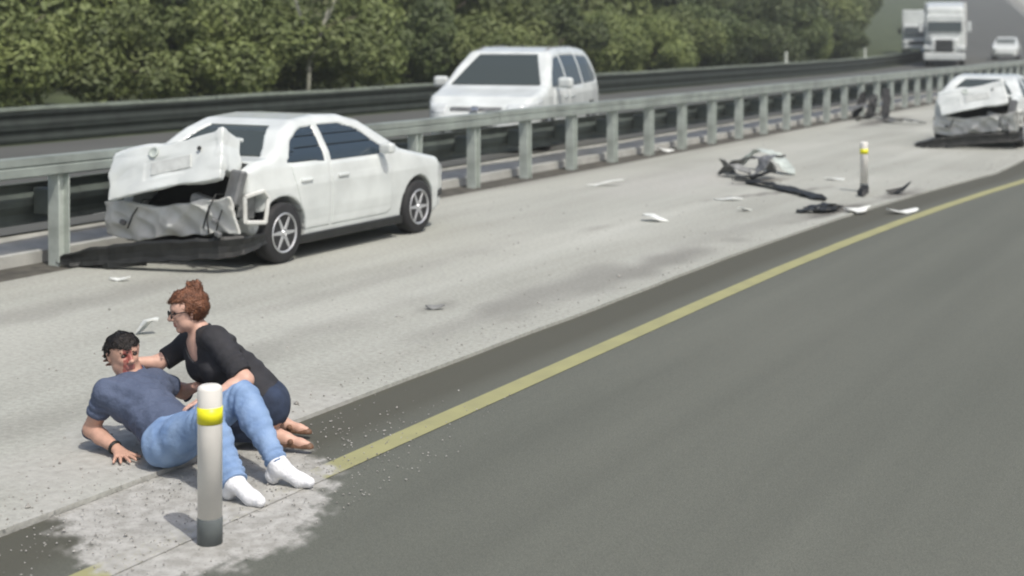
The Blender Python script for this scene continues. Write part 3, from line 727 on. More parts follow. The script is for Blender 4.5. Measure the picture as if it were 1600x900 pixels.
    # black lower skirt torn loose, dragging on the ground at the left
    bm = bmesh.new()
    key = [(.62, -.86, .30), (.45, -.875, .285), (.28, -.85, .265), (.12, -.68, .25), (.02, -.35, .225), (-.06, .02, .19), (-.13, .38, .15), (-.20, .70, .105), (-.24, .92, .07), (-.24, 1.05, .05)]
    tt = np.linspace(0, len(key)-1, 34); kp = np.array(key); path = np.stack([np.interp(tt, range(len(key)), kp[:, i]) for i in range(3)], 1)
    rq = random.Random(4); path += np.array([[rq.uniform(-.008, .008), 0, rq.uniform(-.006, .006)] for _ in tt])
    sc_ = np.interp(tt, range(len(key)), [.55, .8, 1, 1.15, 1.1, 1.15, 1.15, 1.0, .7, .25])*np.array([rq.uniform(.93, 1.05) for _ in tt])
    sweep(bm, path, [(-.045, -.085), (-.005, -.10), (.035, -.075), (.022, -.045), (.030, -.01), (.014, .05), (.034, .066), (.010, .082), (-.008, .06), (.004, 0), (.0, -.05)], jit=.004, scale=list(sc_))
    link('lower_skirt', bm_mesh(bm, 'lower_skirt', False), M['black_plastic'], t)
    bm = bmesh.new(); sweep(bm, [(-.02, .1, .06), (-.16, .42, .035), (-.1, .7, .03), (-.26, .86, .035)], [(-.05, -.02), (.05, -.02), (.06, .02), (-.04, .025)], jit=.015)
    link('skirt_scrap', bm_mesh(bm, 'skirt_scrap'), M['black_plastic'], t)
    bm = bmesh.new(); sweep(bm, [(.25, -.3, .26), (.5, -.3, .2), (.95, -.3, .24)], circ(.04, 8)); link('exhaust', bm_mesh(bm, 'exhaust', True), M['grey_metal'], t)
    for k_, (y0, z0, dy, dz) in enumerate(((-.60, .72, .10, -.30), (-.45, .60, -.12, -.22), (.30, .62, .16, -.26), (-.70, .66, .05, -.34))):
        link('wire', tube_mesh('wire', [(.40, y0, z0), (.22, y0+dy*.3, z0+.02), (.14, y0+dy*.7, z0+dz*.5), (.12, y0+dy, z0+dz)], .009, 6), M['black_plastic'], t)
    link('foam_block', box_mesh('foam_block', (.30, -.42, .64), (.14, .36, .10), Matrix.Rotation(.2, 3, 'Z') @ Matrix.Rotation(.3, 3, 'X'), .02), M['debris_grey'], t)
    if False: link('tail_lamp', box_mesh('tail_lamp', (.42, .79, .86), (.14, .05, .20), Matrix.Rotation(.2, 3, 'Y'), .02), M['red_lens'], t)
    return t
wreck = build_wreck()
wreck['label'] = 'white sedan with torn off rear bumper, nearest to the camera, standing against the guardrail'
wreck.location = (-9.82, 10.85, 0.0); wreck.rotation_euler = (0, 0, R(90))
w2 = copy_tree(wreck); w2['label'] = 'distant white sedan with crushed tail on the shoulder at the right edge'
wp = K(9.05, 29.0); w2.location = (float(wp[0]), float(wp[1]), 0.0); w2.rotation_euler = (0, 0, R(90))

def build_van():
    t = thing('minivan', 'white minivan driving towards the camera on the opposite road behind the guardrail', 'minivan')
    side = [(.05, .34), (0, .55), (.03, 1.0), (.10, 1.18), (.42, 1.66), (.62, 1.75), (1.4, 1.80), (2.5, 1.79), (2.95, 1.72), (3.35, 1.46), (3.78, 1.14), (4.0, 1.07), (4.5, .96), (4.78, .80), (4.88, .62), (4.9, .42), (4.80, .24), (4.4, .2), (.3, .22)]
    plan = [(0, .84), (.3, .92), (.9, .965), (3.9, .965), (4.4, .93), (4.75, .80), (4.92, .60)]
    wid = [(0, .93), (.3, .98), (.6, 1.0), (.95, .99), (1.1, .965), (1.45, .86), (1.70, .76), (1.82, .70)]
    c = Car(side, plan, wid, .0205, (.98, 3.88), .34, .41, .10); X, Y, Z = c.X, c.Y, c.Z
    F = c.base.copy()
    w1 = [(3.55, 1.10), (3.30, 1.36), (2.95, 1.60), (2.62, 1.63), (2.62, 1.08)]; w2 = [(2.52, 1.08), (2.52, 1.64), (1.55, 1.64), (1.55, 1.09)]; w3 = [(1.45, 1.10), (1.45, 1.63), (.66, 1.59), (.38, 1.18), (.5, 1.12)]
    ws = np.maximum(np.abs(Y)-(.80-.30*np.clip((Z-1.1)/.6, 0, 1)), np.maximum(np.abs(Z-1.395)-.265, np.abs(X-3.4)-.65))
    for reg in (w1, w2, w3): F = np.maximum(F, -np.maximum(np.maximum(poly_sdf(reg, X, Z), .5-np.abs(Y)), -(c.base+.025)))
    F = np.maximum(F, -np.maximum(ws, -(c.base+.025)))
    c.emit('body', F, M['white_paint'], t)
    c.emit('windscreen', c.part(ws-.004, .004, .04), M['glass'], t)
    for reg in (w1, w2, w3):
        for sg in (-1, 1): c.emit('side_window', c.part(np.maximum(poly_sdf(reg, X, Z)-.004, .45-Y*sg), .002, .04), M['glass_side'], t)
    for sg in (-1, 1):
        c.emit('headlight', c.part(np.maximum(poly_sdf([(4.18, .74), (4.9, .66), (4.9, .80), (4.2, .93)], X, Z), .50-Y*sg), .008), M['lamp'], t)
        do = c.emit('door', c.part(np.maximum(poly_sdf([(2.64, .34), (2.62, 1.06), (3.5, 1.06), (3.56, .80), (3.45, .36)], X, Z), .4-Y*sg), .008, .02), M['white_paint'], t)
        link('handle', box_mesh('handle', (2.80, sg*.965, .90), (.22, .04, .04), bevel=.015, seg=2), M['white_paint'], do)
        d2 = c.emit('sliding_door', c.part(np.maximum(poly_sdf([(1.55, .34), (1.53, 1.06), (2.58, 1.06), (2.58, .34)], X, Z), .4-Y*sg), .008, .02), M['white_paint'], t)
        link('handle', box_mesh('handle', (2.36, sg*.968, .90), (.22, .04, .04), bevel=.015, seg=2), M['white_paint'], d2)
        mi = link('wing_mirror', box_mesh('wing_mirror', (3.36, sg*1.10, 1.17), (.14, .26, .20), Matrix.Rotation(-sg*.2, 3, 'Z'), .06, 3), M['white_paint'], t)
        c.emit('fog_lamp', c.part(np.maximum(np.abs(np.abs(Y)-.62)-.12, np.maximum(np.maximum(np.abs(Z-.40)-.06, 4.4-X), -Y*sg)), .006), M['black_plastic'], t)
    c.emit('grille', c.part(np.maximum(np.abs(Y)-.44, np.maximum(np.abs(Z-.745)-.05, 4.4-X)), .008), M['grey_metal'], t)
    c.emit('lower_grille', c.part(np.maximum(np.abs(Y)-.40, np.maximum(np.abs(Z-.42)-.06, 4.5-X)), .008), M['black_plastic'], t)
    link('emblem', box_mesh('emblem', (4.875, 0, .76), (.03, .14, .10), Matrix.Rotation(-.3, 3, 'Y'), .02), M['chrome'], t)
    link('number_plate', box_mesh('number_plate', (4.925, 0, .54), (.02, .34, .15), bevel=.01), M['plate'], t)
    bm = bmesh.new()
    for sg in (-1, 1): sweep(bm, [(3.62, sg*.1, 1.235), (3.60, sg*.1+.35, 1.25), (3.58, sg*.1+.66, 1.27)] if sg > 0 else [(3.62, -.75, 1.235), (3.60, -.4, 1.25), (3.58, -.1, 1.262)], circ(.012, 5))
    link('wiper', bm_mesh(bm, 'wiper'), M['black_plastic'], t)
    c.emit('roof_edge', c.part(np.maximum(np.maximum(np.abs(np.abs(Y)-.60)-.02, np.abs(X-1.7)-1.1), 1.70-Z), .02), M['grey_metal'], t)
    ms = wheel_meshes(.335, .215, 5, 'v')
    for x in (.98, 3.88):
        for sg in (-1, 1): add_wheel(ms, t, x, sg*.86, .335)
    link('floor_pan', box_mesh('floor_pan', (2.4, 0, .24), (3.9, 1.6, .06), bevel=.01), M['dark_void'], t)
    return t
van = build_van()
van.location = (-13.45, 26.6, OZ); van.rotation_euler = (0, 0, R(-90+11)); van.scale = (1.03, 1.07, .99)

def build_truck():
    t = thing('truck', 'white conventional semi truck with dark grille coming down the opposite road', 'truck')
    W = M['white_paint']
    bm = bmesh.new(); add_box(bm, (1.0, 0, 2.05), (1.9, 2.3, 2.2), None, .12, 3); add_box(bm, (.55, 0, 2.6), (1.0, 2.25, 1.5), None, .15, 3); link('cab', bm_mesh(bm, 'cab', False), W, t)
    bm = bmesh.new(); vs = add_box(bm, (.75, 0, 3.45), (1.7, 2.2, 1.0), None, .16, 3)
    for v in vs:
        if v.co.x > .9: v.co.z -= (v.co.x-.9)*.55
    link('roof_fairing', bm_mesh(bm, 'roof_fairing'), W, t)
    bm = bmesh.new(); vs = add_box(bm, (2.85, 0, 1.42), (1.9, 1.9, 1.05), None, .15, 3)
    for v in vs:
        k_ = (v.co.x-1.9)/1.9; v.co.y *= 1-.14*max(0, k_); v.co.z -= .22*max(0, k_)*(v.co.z > 1.4)
    link('bonnet', bm_mesh(bm, 'bonnet'), W, t)
    ws = box_mesh('windscreen', (1.985, 0, 2.42), (.05, 2.0, .66), Matrix.Rotation(-.2, 3, 'Y'), .02); link('windscreen', ws, M['glass'], t)
    for sg in (-1, 1):
        link('side_window', box_mesh('side_window', (1.25, sg*1.155, 2.45), (.8, .03, .6), bevel=.01), M['glass_side'], t)
        do = link('door', box_mesh('door', (1.2, sg*1.158, 1.7), (1.0, .024, .8), bevel=.01), W, t)
        link('handle', box_mesh('handle', (.85, sg*1.185, 1.95), (.2, .04, .05), bevel=.01), M['grey_metal'], do)
        mi = link('wing_mirror', box_mesh('wing_mirror', (1.9, sg*1.42, 2.4), (.14, .24, .62), bevel=.04), W, t)
        link('mirror_arm', box_mesh('mirror_arm', (1.82, sg*1.24, 2.62), (.05, .26, .05)), M['grey_metal'], t)
        link('headlight', box_mesh('headlight', (3.72, sg*.80, 1.12), (.14, .30, .24), bevel=.03, seg=2), M['lamp'], t)
        vs_ = bmesh.new(); add_box(vs_, (3.0, sg*1.02, 1.12), (1.35, .42, .34), None, .12, 3); link('wing', bm_mesh(vs_, 'wing'), W, t)
        link('exhaust_stack', tube_mesh('exhaust_stack', [(-.15, sg*1.05, 1.0), (-.15, sg*1.05, 2.4), (-.15, sg*1.05, 3.9)], .08, 10), M['chrome'], t)
    gr = link('grille', box_mesh('grille', (3.80, 0, 1.28), (.06, 1.02, .72), Matrix.Rotation(-.04, 3, 'Y'), .03), M['black_plastic'], t)
    for k_ in range(5): link('grille_bar', box_mesh('grille_bar', (3.835, 0, 1.02+.13*k_), (.02, .96, .03)), M['grey_metal'], gr)
    link('bumper', box_mesh('bumper', (3.68, 0, .62), (.42, 2.4, .46), bevel=.09, seg=3), W, t)
    ms = wheel_meshes(.50, .30, 8, 't')
    for x, y in ((2.9, 1.0), (-1.6, .98), (-2.9, .98)):
        for sg in (-1, 1): add_wheel(ms, t, x, sg*y, .5)
    link('chassis', box_mesh('chassis', (-.2, 0, .85), (6.8, .9, .25)), M['black_plastic'], t)
    link('fuel_tank', lathe_mesh('fuel_tank', [(.01, -.6), (.3, -.6), (.3, .6), (.01, .6)], 14, 'y'), M['chrome'], t).location = (-.4, -.85, .75)
    bm = bmesh.new(); add_box(bm, (-7.0, 0, 2.55), (13.4, 2.5, 2.75), None, .05); link('trailer_box', bm_mesh(bm, 'trailer_box'), M['dusty_white'], t)
    link('trailer_deck', box_mesh('trailer_deck', (-7.0, 0, 1.08), (13.0, 2.2, .16)), M['grey_metal'], t)
    for x in (-11.4, -12.6):
        for sg in (-1, 1): add_wheel(ms, t, x, sg*.98, .5)
    return t
tr = build_truck()
def on_ground(r, d):               # height of the opposite road there
    s, o = SO(r, d); return OZ + float(np.interp(s, _SS, _pz))
r_, d_ = 25.6, 87.0; p = K(r_, d_, on_ground(r_, d_)); tr.location = tuple(map(float, p)); tr.rotation_euler = (0, 0, R(-90)+head(86)+.14); tr.scale = (.95, .95, .95)
# box truck behind it, half hidden
bt = thing('box_truck', 'white box truck half hidden behind the white semi truck, parked off its left side', 'truck', K(27.9, 101, .62), R(-90)+.17)
link('cargo_box', box_mesh('cargo_box', (-3.4, 0, 2.05), (5.4, 2.3, 2.3), bevel=.06, seg=2), M['white_paint'], bt)
bm = bmesh.new(); vs = add_box(bm, (.3, 0, 1.35), (1.9, 2.05, 1.75), None, .15, 3)
for v in vs:
    if v.co.z > 1.5 and v.co.x > .5: v.co.x -= .35
link('cab', bm_mesh(bm, 'cab'), M['white_paint'], bt)
link('windscreen', box_mesh('windscreen', (1.12, 0, 1.72), (.04, 1.75, .62), Matrix.Rotation(-.33, 3, 'Y'), .02), M['glass'], bt)
link('grille', box_mesh('grille', (1.26, 0, .95), (.04, 1.2, .22), bevel=.02), M['black_plastic'], bt)
for sg in (-1, 1):
    link('headlight', box_mesh('headlight', (1.25, sg*.82, .95), (.06, .26, .22), bevel=.03), M['lamp'], bt)
    link('wing_mirror', box_mesh('wing_mirror', (.9, sg*1.2, 1.75), (.1, .2, .4), bevel=.04), M['black_plastic'], bt)
ms = wheel_meshes(.42, .25, 6, 'b')
for x in (.5, -4.6):
    for sg in (-1, 1): add_wheel(ms, bt, x, sg*.92, .42)
link('chassis', box_mesh('chassis', (-2.4, 0, .7), (7, .8, .2)), M['black_plastic'], bt)

def build_small_car():
    t = thing('hatchback', 'small white car far down the road right of the semi truck', 'car')
    side = [(.05, .3), (0, .7), (.1, .95), (.5, 1.38), (1.2, 1.47), (2.1, 1.45), (2.95, .98), (3.6, .86), (3.9, .7), (3.95, .4), (3.8, .22), (.3, .22)]
    plan = [(0, .76), (.4, .83), (3.2, .84), (3.7, .76), (3.95, .55)]; wid = [(0, .94), (.5, 1), (.9, .97), (1.2, .84), (1.47, .70)]
    c = Car(side, plan, wid, .035, (.7, 3.15), .29, .35, .09); X, Y, Z = c.X, c.Y, c.Z
    c.emit('body', c.base, M['white_paint'], t)
    c.emit('rear_window', c.part(np.maximum(np.maximum(np.abs(Y)-.60, np.abs(Z-1.16)-.17), np.abs(X-.3)-.5), .01), M['glass'], t)
    c.emit('windscreen', c.part(np.maximum(np.maximum(np.abs(Y)-.60, np.abs(Z-1.2)-.17), np.abs(X-2.6)-.5), .01), M['glass'], t)
    for sg in (-1, 1):
        c.emit('side_window', c.part(np.maximum(poly_sdf([(.5, 1.0), (.75, 1.32), (2.0, 1.34), (2.6, 1.0)], X, Z), .4-Y*sg), .01), M['glass'], t)
        c.emit('tail_lamp', c.part(np.maximum(np.maximum(np.abs(np.abs(Y)-.66)-.12, np.abs(Z-.82)-.11), np.maximum(X-.4, -Y*sg)), .01), M['red_lens'], t)
        c.emit('headlight', c.part(np.maximum(np.maximum(np.abs(np.abs(Y)-.58)-.16, np.abs(Z-.70)-.08), np.maximum(3.5-X, -Y*sg)), .01), M['lamp'], t)
    ms = wheel_meshes(.29, .18, 5, 'h')
    for x in (.7, 3.15):
        for sg in (-1, 1): add_wheel(ms, t, x, sg*.75, .29)
    return t
hc = build_small_car(); r_, d_ = 33.4, 99; s_, o_ = SO(r_, d_)
hc.location = (float(K(r_, d_)[0]), float(K(r_, d_)[1]), on_ground(r_, d_)); hc.rotation_euler = (0, 0, R(-90)+head(s_))

# ------------------------------------------------------------------ people
def unit(v): v = np.array(v, float); return v/np.linalg.norm(v)
class Body:
    """limbs collected as tapered bones; the same bones, slightly thicker, give the clothes"""
    def __init__(s): s.b = []
    def add(s, kind, a, b, ra, rb, k=.03): s.b.append((kind, np.array(a, float), np.array(b, float), ra, rb, k))
    def grow(s, kinds, h, extra=0.0, pad=.05, kk=1.0):
        bs = [q for q in s.b if q[0] in kinds]
        lo = np.min([np.minimum(q[1], q[2])-max(q[3], q[4]) for q in bs], 0)-pad-extra; hi = np.max([np.maximum(q[1], q[2])+max(q[3], q[4]) for q in bs], 0)+pad+extra
        f = Field(lo, hi, h)
        for _, a, b, ra, rb, k in bs: f.cap(a, b, ra+extra, rb+extra, k*kk)
        return f
def add_head(B, c, fwd, up, sc=1.0):
    """skull, jaw, nose, brow, lips, ears as bones; c is the middle of the head"""
    f, u = unit(fwd), unit(up); u = unit(u-f*(u@f)); r = np.cross(f, u)
    g = lambda a, b, d: c + sc*(r*a + f*b + u*d)
    H = lambda *q: B.add('head', *q)
    H(g(0, -.028, .030), g(0, .012, .036), .084*sc, .080*sc, .03)
    H(g(0, .015, .030), g(0, .030, -.030), .074*sc, .062*sc, .03)
    H(g(-.030, .018, -.058), g(.030, .018, -.058), .040*sc, .040*sc, .03)
    H(g(-.010, .062, -.088), g(.010, .062, -.088), .021*sc, .021*sc, .02)
    H(g(-.034, .066, -.012), g(-.042, .030, -.010), .020*sc, .022*sc, .015); H(g(.034, .066, -.012), g(.042, .030, -.010), .020*sc, .022*sc, .015)
    H(g(-.034, .078, .036), g(.034, .078, .036), .013*sc, .013*sc, .012)
    H(g(0, .088, .028), g(0, .110, -.014), .009*sc, .0145*sc, .008); H(g(-.014, .096, -.020), g(.014, .096, -.020), .010*sc, .010*sc, .006)
    H(g(-.018, .086, -.046), g(.018, .086, -.046), .0075*sc, .0075*sc, .005); H(g(-.015, .085, -.058), g(.015, .085, -.058), .0085*sc, .0085*sc, .005)
    for q in (-1, 1): H(g(q*.080, -.012, .018), g(q*.078, -.006, -.022), .017*sc, .010*sc, .006)
    return g, f, u, r
def add_hand(B, w, d, n, t, curl, spread, sc=1.0, thumb=.6):
    """w wrist, d towards the fingers, n out of the palm, t towards the thumb"""
    d, n = unit(d), unit(n); n = unit(n-d*(n@d)); t = unit(np.array(t)-d*(np.array(t)@d)-n*(np.array(t)@n))
    for i, q in enumerate((.030, .010, -.011, -.030)):
        kn = w + sc*(d*(.088-.006*abs(i-1)) + t*q); B.add('hand', w+t*q*.55*sc, kn, .016*sc, .0125*sc, .012)
        fd = unit(d + t*spread*(1.5-i)*.34); L = (.072, .080, .075, .058)[i]*sc; p = kn; ang = 0
        for j, fr in enumerate((.44, .31, .25)):
            ang += curl[i]*(.6, .9, .7)[j]; v = fd*math.cos(ang)+n*math.sin(ang); e = p+v*L*fr
            B.add('hand', p, e, (.0100, .0090, .0080)[j]*sc, (.0092, .0082, .0066)[j]*sc, .004); p = e
    b0 = w + sc*(d*.025+t*.020); v = unit(d*.65+t*.85+n*.25); b1 = b0+v*.045*sc; v2 = unit(d*.9+t*(1-thumb)*.9+n*thumb*.5)
    B.add('hand', b0, b1, .016*sc, .0125*sc, .010); B.add('hand', b1, b1+v2*.034*sc, .0115*sc, .010*sc, .004); B.add('hand', b1+v2*.034*sc, b1+v2*.060*sc, .0098*sc, .008*sc, .004)
def torso(B, hr, hl, sr, sl, neck, belly, rp=.112, rw=.118, rc=.112):
    hc, sc_ = (hr+hl)/2, (sr+sl)/2; ax = unit(sc_-hc)
    B.add('pelvis', hr, hl, rp, rp, .05); B.add('pelvis', hc, hc+(belly-hc)*.5, rp+.008, rw, .05)
    B.add('torso', hc+(belly-hc)*.35, belly, rw+.004, rw, .05)
    ca, cb = sc_+(sr-sc_)*.48-ax*.10, sc_+(sl-sc_)*.48-ax*.10
    B.add('torso', ca, cb, rc, rc, .06); B.add('torso', belly, sc_-ax*.08, rw, rc+.004, .06)
    B.add('torso', sr, sl, .060, .060, .04); B.add('torso', sc_-ax*.02, neck, .072, .058, .04)
def finish(o_name, f, m, parent): return link(o_name, f.mesh(o_name), m, parent)
def to_local(me_o, org): me_o.data.transform(Matrix.Translation(-Vector(org)))
def folds(f, amp, fr, seed):
    X, Y, Z = f.grid(); near_ = np.abs(f.F) < .03
    f.F = (f.F + amp*wob(X, Y, Z, fr, seed)).astype(np.float32)
def crease(f, c, ax, amp, wl, seed, reach=.16):   # wrinkles running round a bend
    c = np.array(c); ax = unit(ax); X, Y, Z = f.grid()
    t = (X-c[0])*ax[0]+(Y-c[1])*ax[1]+(Z-c[2])*ax[2]; d = np.sqrt((X-c[0])**2+(Y-c[1])**2+(Z-c[2])**2)
    f.F = (f.F + amp*np.sin(t*6.283/wl + 1.6*wob(X, Y, Z, 9, seed))*np.clip(1-d/reach, 0, 1)).astype(np.float32)

def strands(o, c, flow, n, L, seed, wd=.0035):
    """adds short tapered locks lying along the hair surface to the hair mesh"""
    me = o.data; V = np.empty(len(me.vertices)*3, np.float32); me.vertices.foreach_get('co', V); V = V.reshape(-1, 3); N = np.empty(len(V)*3, np.float32); me.vertices.foreach_get('normal', N); N = N.reshape(-1, 3)
    r = np.random.default_rng(seed); k = r.choice(len(V), n); p, nn = V[k], N[k]
    f = flow(p) + r.normal(size=(n, 3))*.35; f -= nn*(f*nn).sum(1)[:, None]; f /= np.linalg.norm(f, axis=1)[:, None]+1e-9; sd_ = np.cross(nn, f)
    ll = L*r.uniform(.5, 1.3, (n, 1)); q0 = p-nn*.001; q1 = p+f*ll*.5+nn*.0045; q2 = p+f*ll+nn*r.uniform(-.002, .006, (n, 1)); w_ = wd*r.uniform(.6, 1.2, (n, 1))
    B = np.stack([q0-sd_*w_, q0+sd_*w_, q1+sd_*w_*.8, q1-sd_*w_*.8, q2+sd_*w_*.15, q2-sd_*w_*.15], 1).reshape(-1, 3)
    old = np.array([list(p_.vertices) for p_ in me.polygons if len(p_.vertices) == 4]); b = len(V)+np.arange(n)[:, None]*6
    Q = np.concatenate([old, b+np.array([[0, 1, 2, 3]]), b+np.array([[3, 2, 4, 5]])]); m = me.materials[0]
    o.data = np_mesh('hair', np.concatenate([V, B]), Q); o.data.materials.append(m); bpy.data.meshes.remove(me)

def build_man():
    org = K(-1.85, 7.9)
    t = thing('person', 'man in blue grey t-shirt and jeans lying propped on one elbow in white socks', 'person', org)
    B = Body()
    hr, hl = K(-1.83, 7.78, .118), K(-1.76, 7.97, .128)
    sr, sl = K(-2.21, 8.04, .335), K(-2.035, 8.36, .315); neck = K(-2.125, 8.21, .405); belly = K(-1.99, 8.05, .235)
    torso(B, hr, hl, sr, sl, neck, belly, .106, .112, .108)
    hc = K(-2.165, 8.20, .500); fwd = RT*.62 - FW*.76 + np.array([0, 0, -.02]); up = RT*-.17+FW*.08+np.array([0, 0, .98])
    B.add('neck', neck, hc-np.array([0, 0, .055])-unit(fwd)*.025, .056, .052, .025)
    g, f_, u_, r_ = add_head(B, hc, fwd, up, .98)
    # right arm props him up on the ground, hand spread flat
    er = K(-2.315, 8.10, .115); wr = K(-2.125, 7.95, .040)
    B.add('arm', sr, er, .056, .044, .03); B.add('fore', er, er+(wr-er)*.35, .043, .042, .02); B.add('fore', er+(wr-er)*.35, wr, .042, .027, .02)
    hd = unit(RT*.45-FW*.85); add_hand(B, wr, hd+np.array([0, 0, -.10]), [0, 0, -1], RT*.9+FW*.45, (.10, .06, .10, .18), 1.0, 1.0, .1)
    # left arm folded towards the woman's side
    el = K(-1.90, 8.52, .22); wl = K(-1.78, 8.30, .30)
    B.add('arm', sl, el, .054, .043, .03); B.add('fore', el, wl, .042, .027, .02)
    add_hand(B, wl, RT*.75-FW*.6, [0, 0, -1], FW, (.3, .35, .4, .45), .4)
    # legs: both knees raised, feet flat
    kr, ar = K(-1.545, 7.52, .335), K(-1.375, 7.30, .062); kl, al = K(-1.435, 7.84, .355), K(-1.195, 7.56, .064)
    for h_, k_, a_, ft in ((hr, kr, ar, unit(RT*.80-FW*.60)), (hl, kl, al, unit(RT*.92-FW*.40))):
        B.add('leg', h_, h_+(k_-h_)*.4, .092, .084, .04); B.add('leg', h_+(k_-h_)*.4, k_, .084, .060, .03)
        B.add('leg', k_, k_+(a_-k_)*.35, .058, .060, .025); B.add('leg', k_+(a_-k_)*.35, a_, .060, .040, .025)
        heel = a_ - ft*.035 - np.array([0, 0, .045]); ball = a_+ft*.125-np.array([0, 0, .052]); toe = a_+ft*.18-np.array([0, 0, .056])
        B.add('foot', a_, heel, .040, .037, .02); B.add('foot', a_, ball, .040, .031, .02); B.add('foot', ball, toe, .031, .022, .02)
    f = B.grow(('pelvis', 'torso', 'neck', 'head', 'arm', 'fore', 'hand', 'leg', 'foot'), .0055)
    for q in (-1, 1): f.ell(g(q*.034, .094, .016), (.019, .019, .013), np.array([r_, f_, u_]), .008, 'sub')
    V, Q = nets(f.F, f.lo, f.h)
    body = link('body', np_mesh('body', V, Q), [M['skin'], M['skin_red'], M['lip']], t)
    # red stains run over the brow, cheek and jaw
    cen = V[Q].mean(1); rel = cen-hc; df, duu, dr = rel@f_, rel@u_, rel@r_
    nz = wob(cen[:, 0], cen[:, 1], cen[:, 2], 42, 12)
    runs = .55*np.cos((dr-.022)*70 + 1.5*nz) + .75*nz - 9*np.abs(dr-.016)
    red = (df > .030) & (np.linalg.norm(rel, axis=1) < .15) & (duu < .072) & (duu > -.11) & (runs > -.05)
    lipm = (np.abs(duu+.052) < .014) & (np.abs(dr) < .026) & (df > .078)
    idx = np.zeros(len(Q), np.int32); idx[red] = 1; idx[lipm] = 2; body.data.polygons.foreach_set('material_index', idx)
    for q in (-1, 1):
        e = Field(g(q*.034, .080, .016)-.03, g(q*.034, .080, .016)+.03, .003); e.ell(g(q*.034, .080, .016), (.016, .010, .008), np.array([r_, f_, u_]), .001); finish('eye', e, M['eye'], t)
        e = Field(g(q*.034, .094, .040)-.045, g(q*.034, .094, .040)+.045, .004); e.cap(g(q*.014, .094, .036), g(q*.052, .080, .038), .006, .004, .001); finish('eyebrow', e, M['hair_dark'], t)
    # short dark hair
    e = Field(hc-.17, hc+.17, .0055); e.cap(g(0, -.030, .032), g(0, .014, .042), .092, .086, .02)
    X, Y, Z = e.grid(); dF = (X-hc[0])*f_[0]+(Y-hc[1])*f_[1]+(Z-hc[2])*f_[2]; dU = (X-hc[0])*u_[0]+(Y-hc[1])*u_[1]+(Z-hc[2])*u_[2]
    rag = .010*wob(X, Y, Z, 70, 4)
    e.F = np.maximum(e.F, np.minimum(.062+rag-dU, dF-.008+.2*rag+1.2*np.clip(.03-dU, 0, 1))).astype(np.float32); e.F = np.maximum(e.F, (-.030-dU)).astype(np.float32)
    e.F = (e.F+.004*wob(X, Y, Z, 90, 7)).astype(np.float32); ho_ = finish('hair', e, M['hair_dark'], t); strands(ho_, hc, lambda p: np.tile(f_*.7+u_*.1+r_*.5, (len(p), 1))-0*p, 1500, .022, 3)
    # t-shirt
    sh_ = B.grow(('torso', 'arm', 'pelvis'), .0065, .014); X, Y, Z = sh_.grid()
    axis = unit((sr+sl)/2-(hr+hl)/2); sh_.plane((hr+hl)/2+axis*.045, -axis)
    for s0, e0, fr in ((sr, er, .62), (sl, el, .62)):
        c_ = s0+(e0-s0)*fr; ad = unit(e0-s0); d = np.sqrt((X-c_[0])**2+(Y-c_[1])**2+(Z-c_[2])**2)-.135
        sh_.F = np.maximum(sh_.F, -np.maximum(d, -((X-c_[0])*ad[0]+(Y-c_[1])*ad[1]+(Z-c_[2])*ad[2]))).astype(np.float32)
    sh_.cap(neck+unit(hc-neck)*.02, neck+unit(hc-neck)*.2, .070, .075, .006, 'sub')
    crease(sh_, belly, axis+RT*.25, .013, .062, 3, .24); crease(sh_, (sr+belly)/2, axis*.6+RT*.6, .011, .07, 5, .20); crease(sh_, sr+(er-sr)*.4, unit(er-sr), .008, .045, 8, .12); crease(sh_, (sl+belly)/2, axis*.5-RT*.6, .009, .06, 15, .18); folds(sh_, .010, 13, 6); folds(sh_, .004, 34, 26)
    finish('t_shirt', sh_, M['tshirt'], t)
    je = B.grow(('pelvis', 'leg'), .0065, .015); X, Y, Z = je.grid(); je.plane((hr+hl)/2+axis*.095, axis)
    for k_, a_ in ((kr, ar), (kl, al)):
        c_ = a_+(k_-a_)*.04; ad = unit(a_-k_); d = np.sqrt((X-c_[0])**2+(Y-c_[1])**2+(Z-c_[2])**2)-.10
        je.F = np.maximum(je.F, -np.maximum(d, -((X-c_[0])*ad[0]+(Y-c_[1])*ad[1]+(Z-c_[2])*ad[2]))).astype(np.float32)
    for h_, k_, a_, q in ((hr, kr, ar, 1), (hl, kl, al, 2)):
        crease(je, k_, unit(a_-h_), .011, .05, q, .14); crease(je, h_+(k_-h_)*.22, unit(k_-h_)-np.array([0, 0, .9]), .008, .075, q+5, .18); crease(je, a_, unit(a_-k_), .011, .040, q+8, .16); crease(je, k_+(a_-k_)*.5, unit(a_-k_)+FW*.4, .007, .06, q+11, .14)
    folds(je, .009, 13, 9); folds(je, .004, 36, 29); finish('jeans', je, M['jeans'], t)
    be = B.grow(('pelvis',), .006, .019); be.plane((hr+hl)/2+axis*.090, axis); be.plane((hr+hl)/2+axis*.056, -axis); finish('belt', be, M['brown'], t)
    for k_, a_, ft in ((kr, ar, unit(RT*.80-FW*.60)), (kl, al, unit(RT*.92-FW*.40))):
        q = Body(); q.b = [b for b in B.b if b[0] == 'foot' and np.linalg.norm(b[1]-a_) < .2] + [('foot', a_, a_+(k_-a_)*.13, .043, .043, .02)]
        so = q.grow(('foot',), .0055, .006); folds(so, .003, 40, 2); finish('sock', so, M['sock'], t)
    wt = unit(wr-er); c_ = wr-wt*.035; bm = bmesh.new(); a1 = unit(np.cross(wt, [0, 0, 1])); a2 = np.cross(wt, a1)
    ring = [Vector(c_+(a1*math.cos(q)+a2*math.sin(q))*.034) for q in np.linspace(0, 2*math.pi, 19)]
    sweep(bm, ring, circ(.006, 6, .011), up=Vector(wt)); link('watch', bm_mesh(bm, 'watch', True), M['black_plastic'], t)
    for ch in t.children: to_local(ch, org)
build_man()

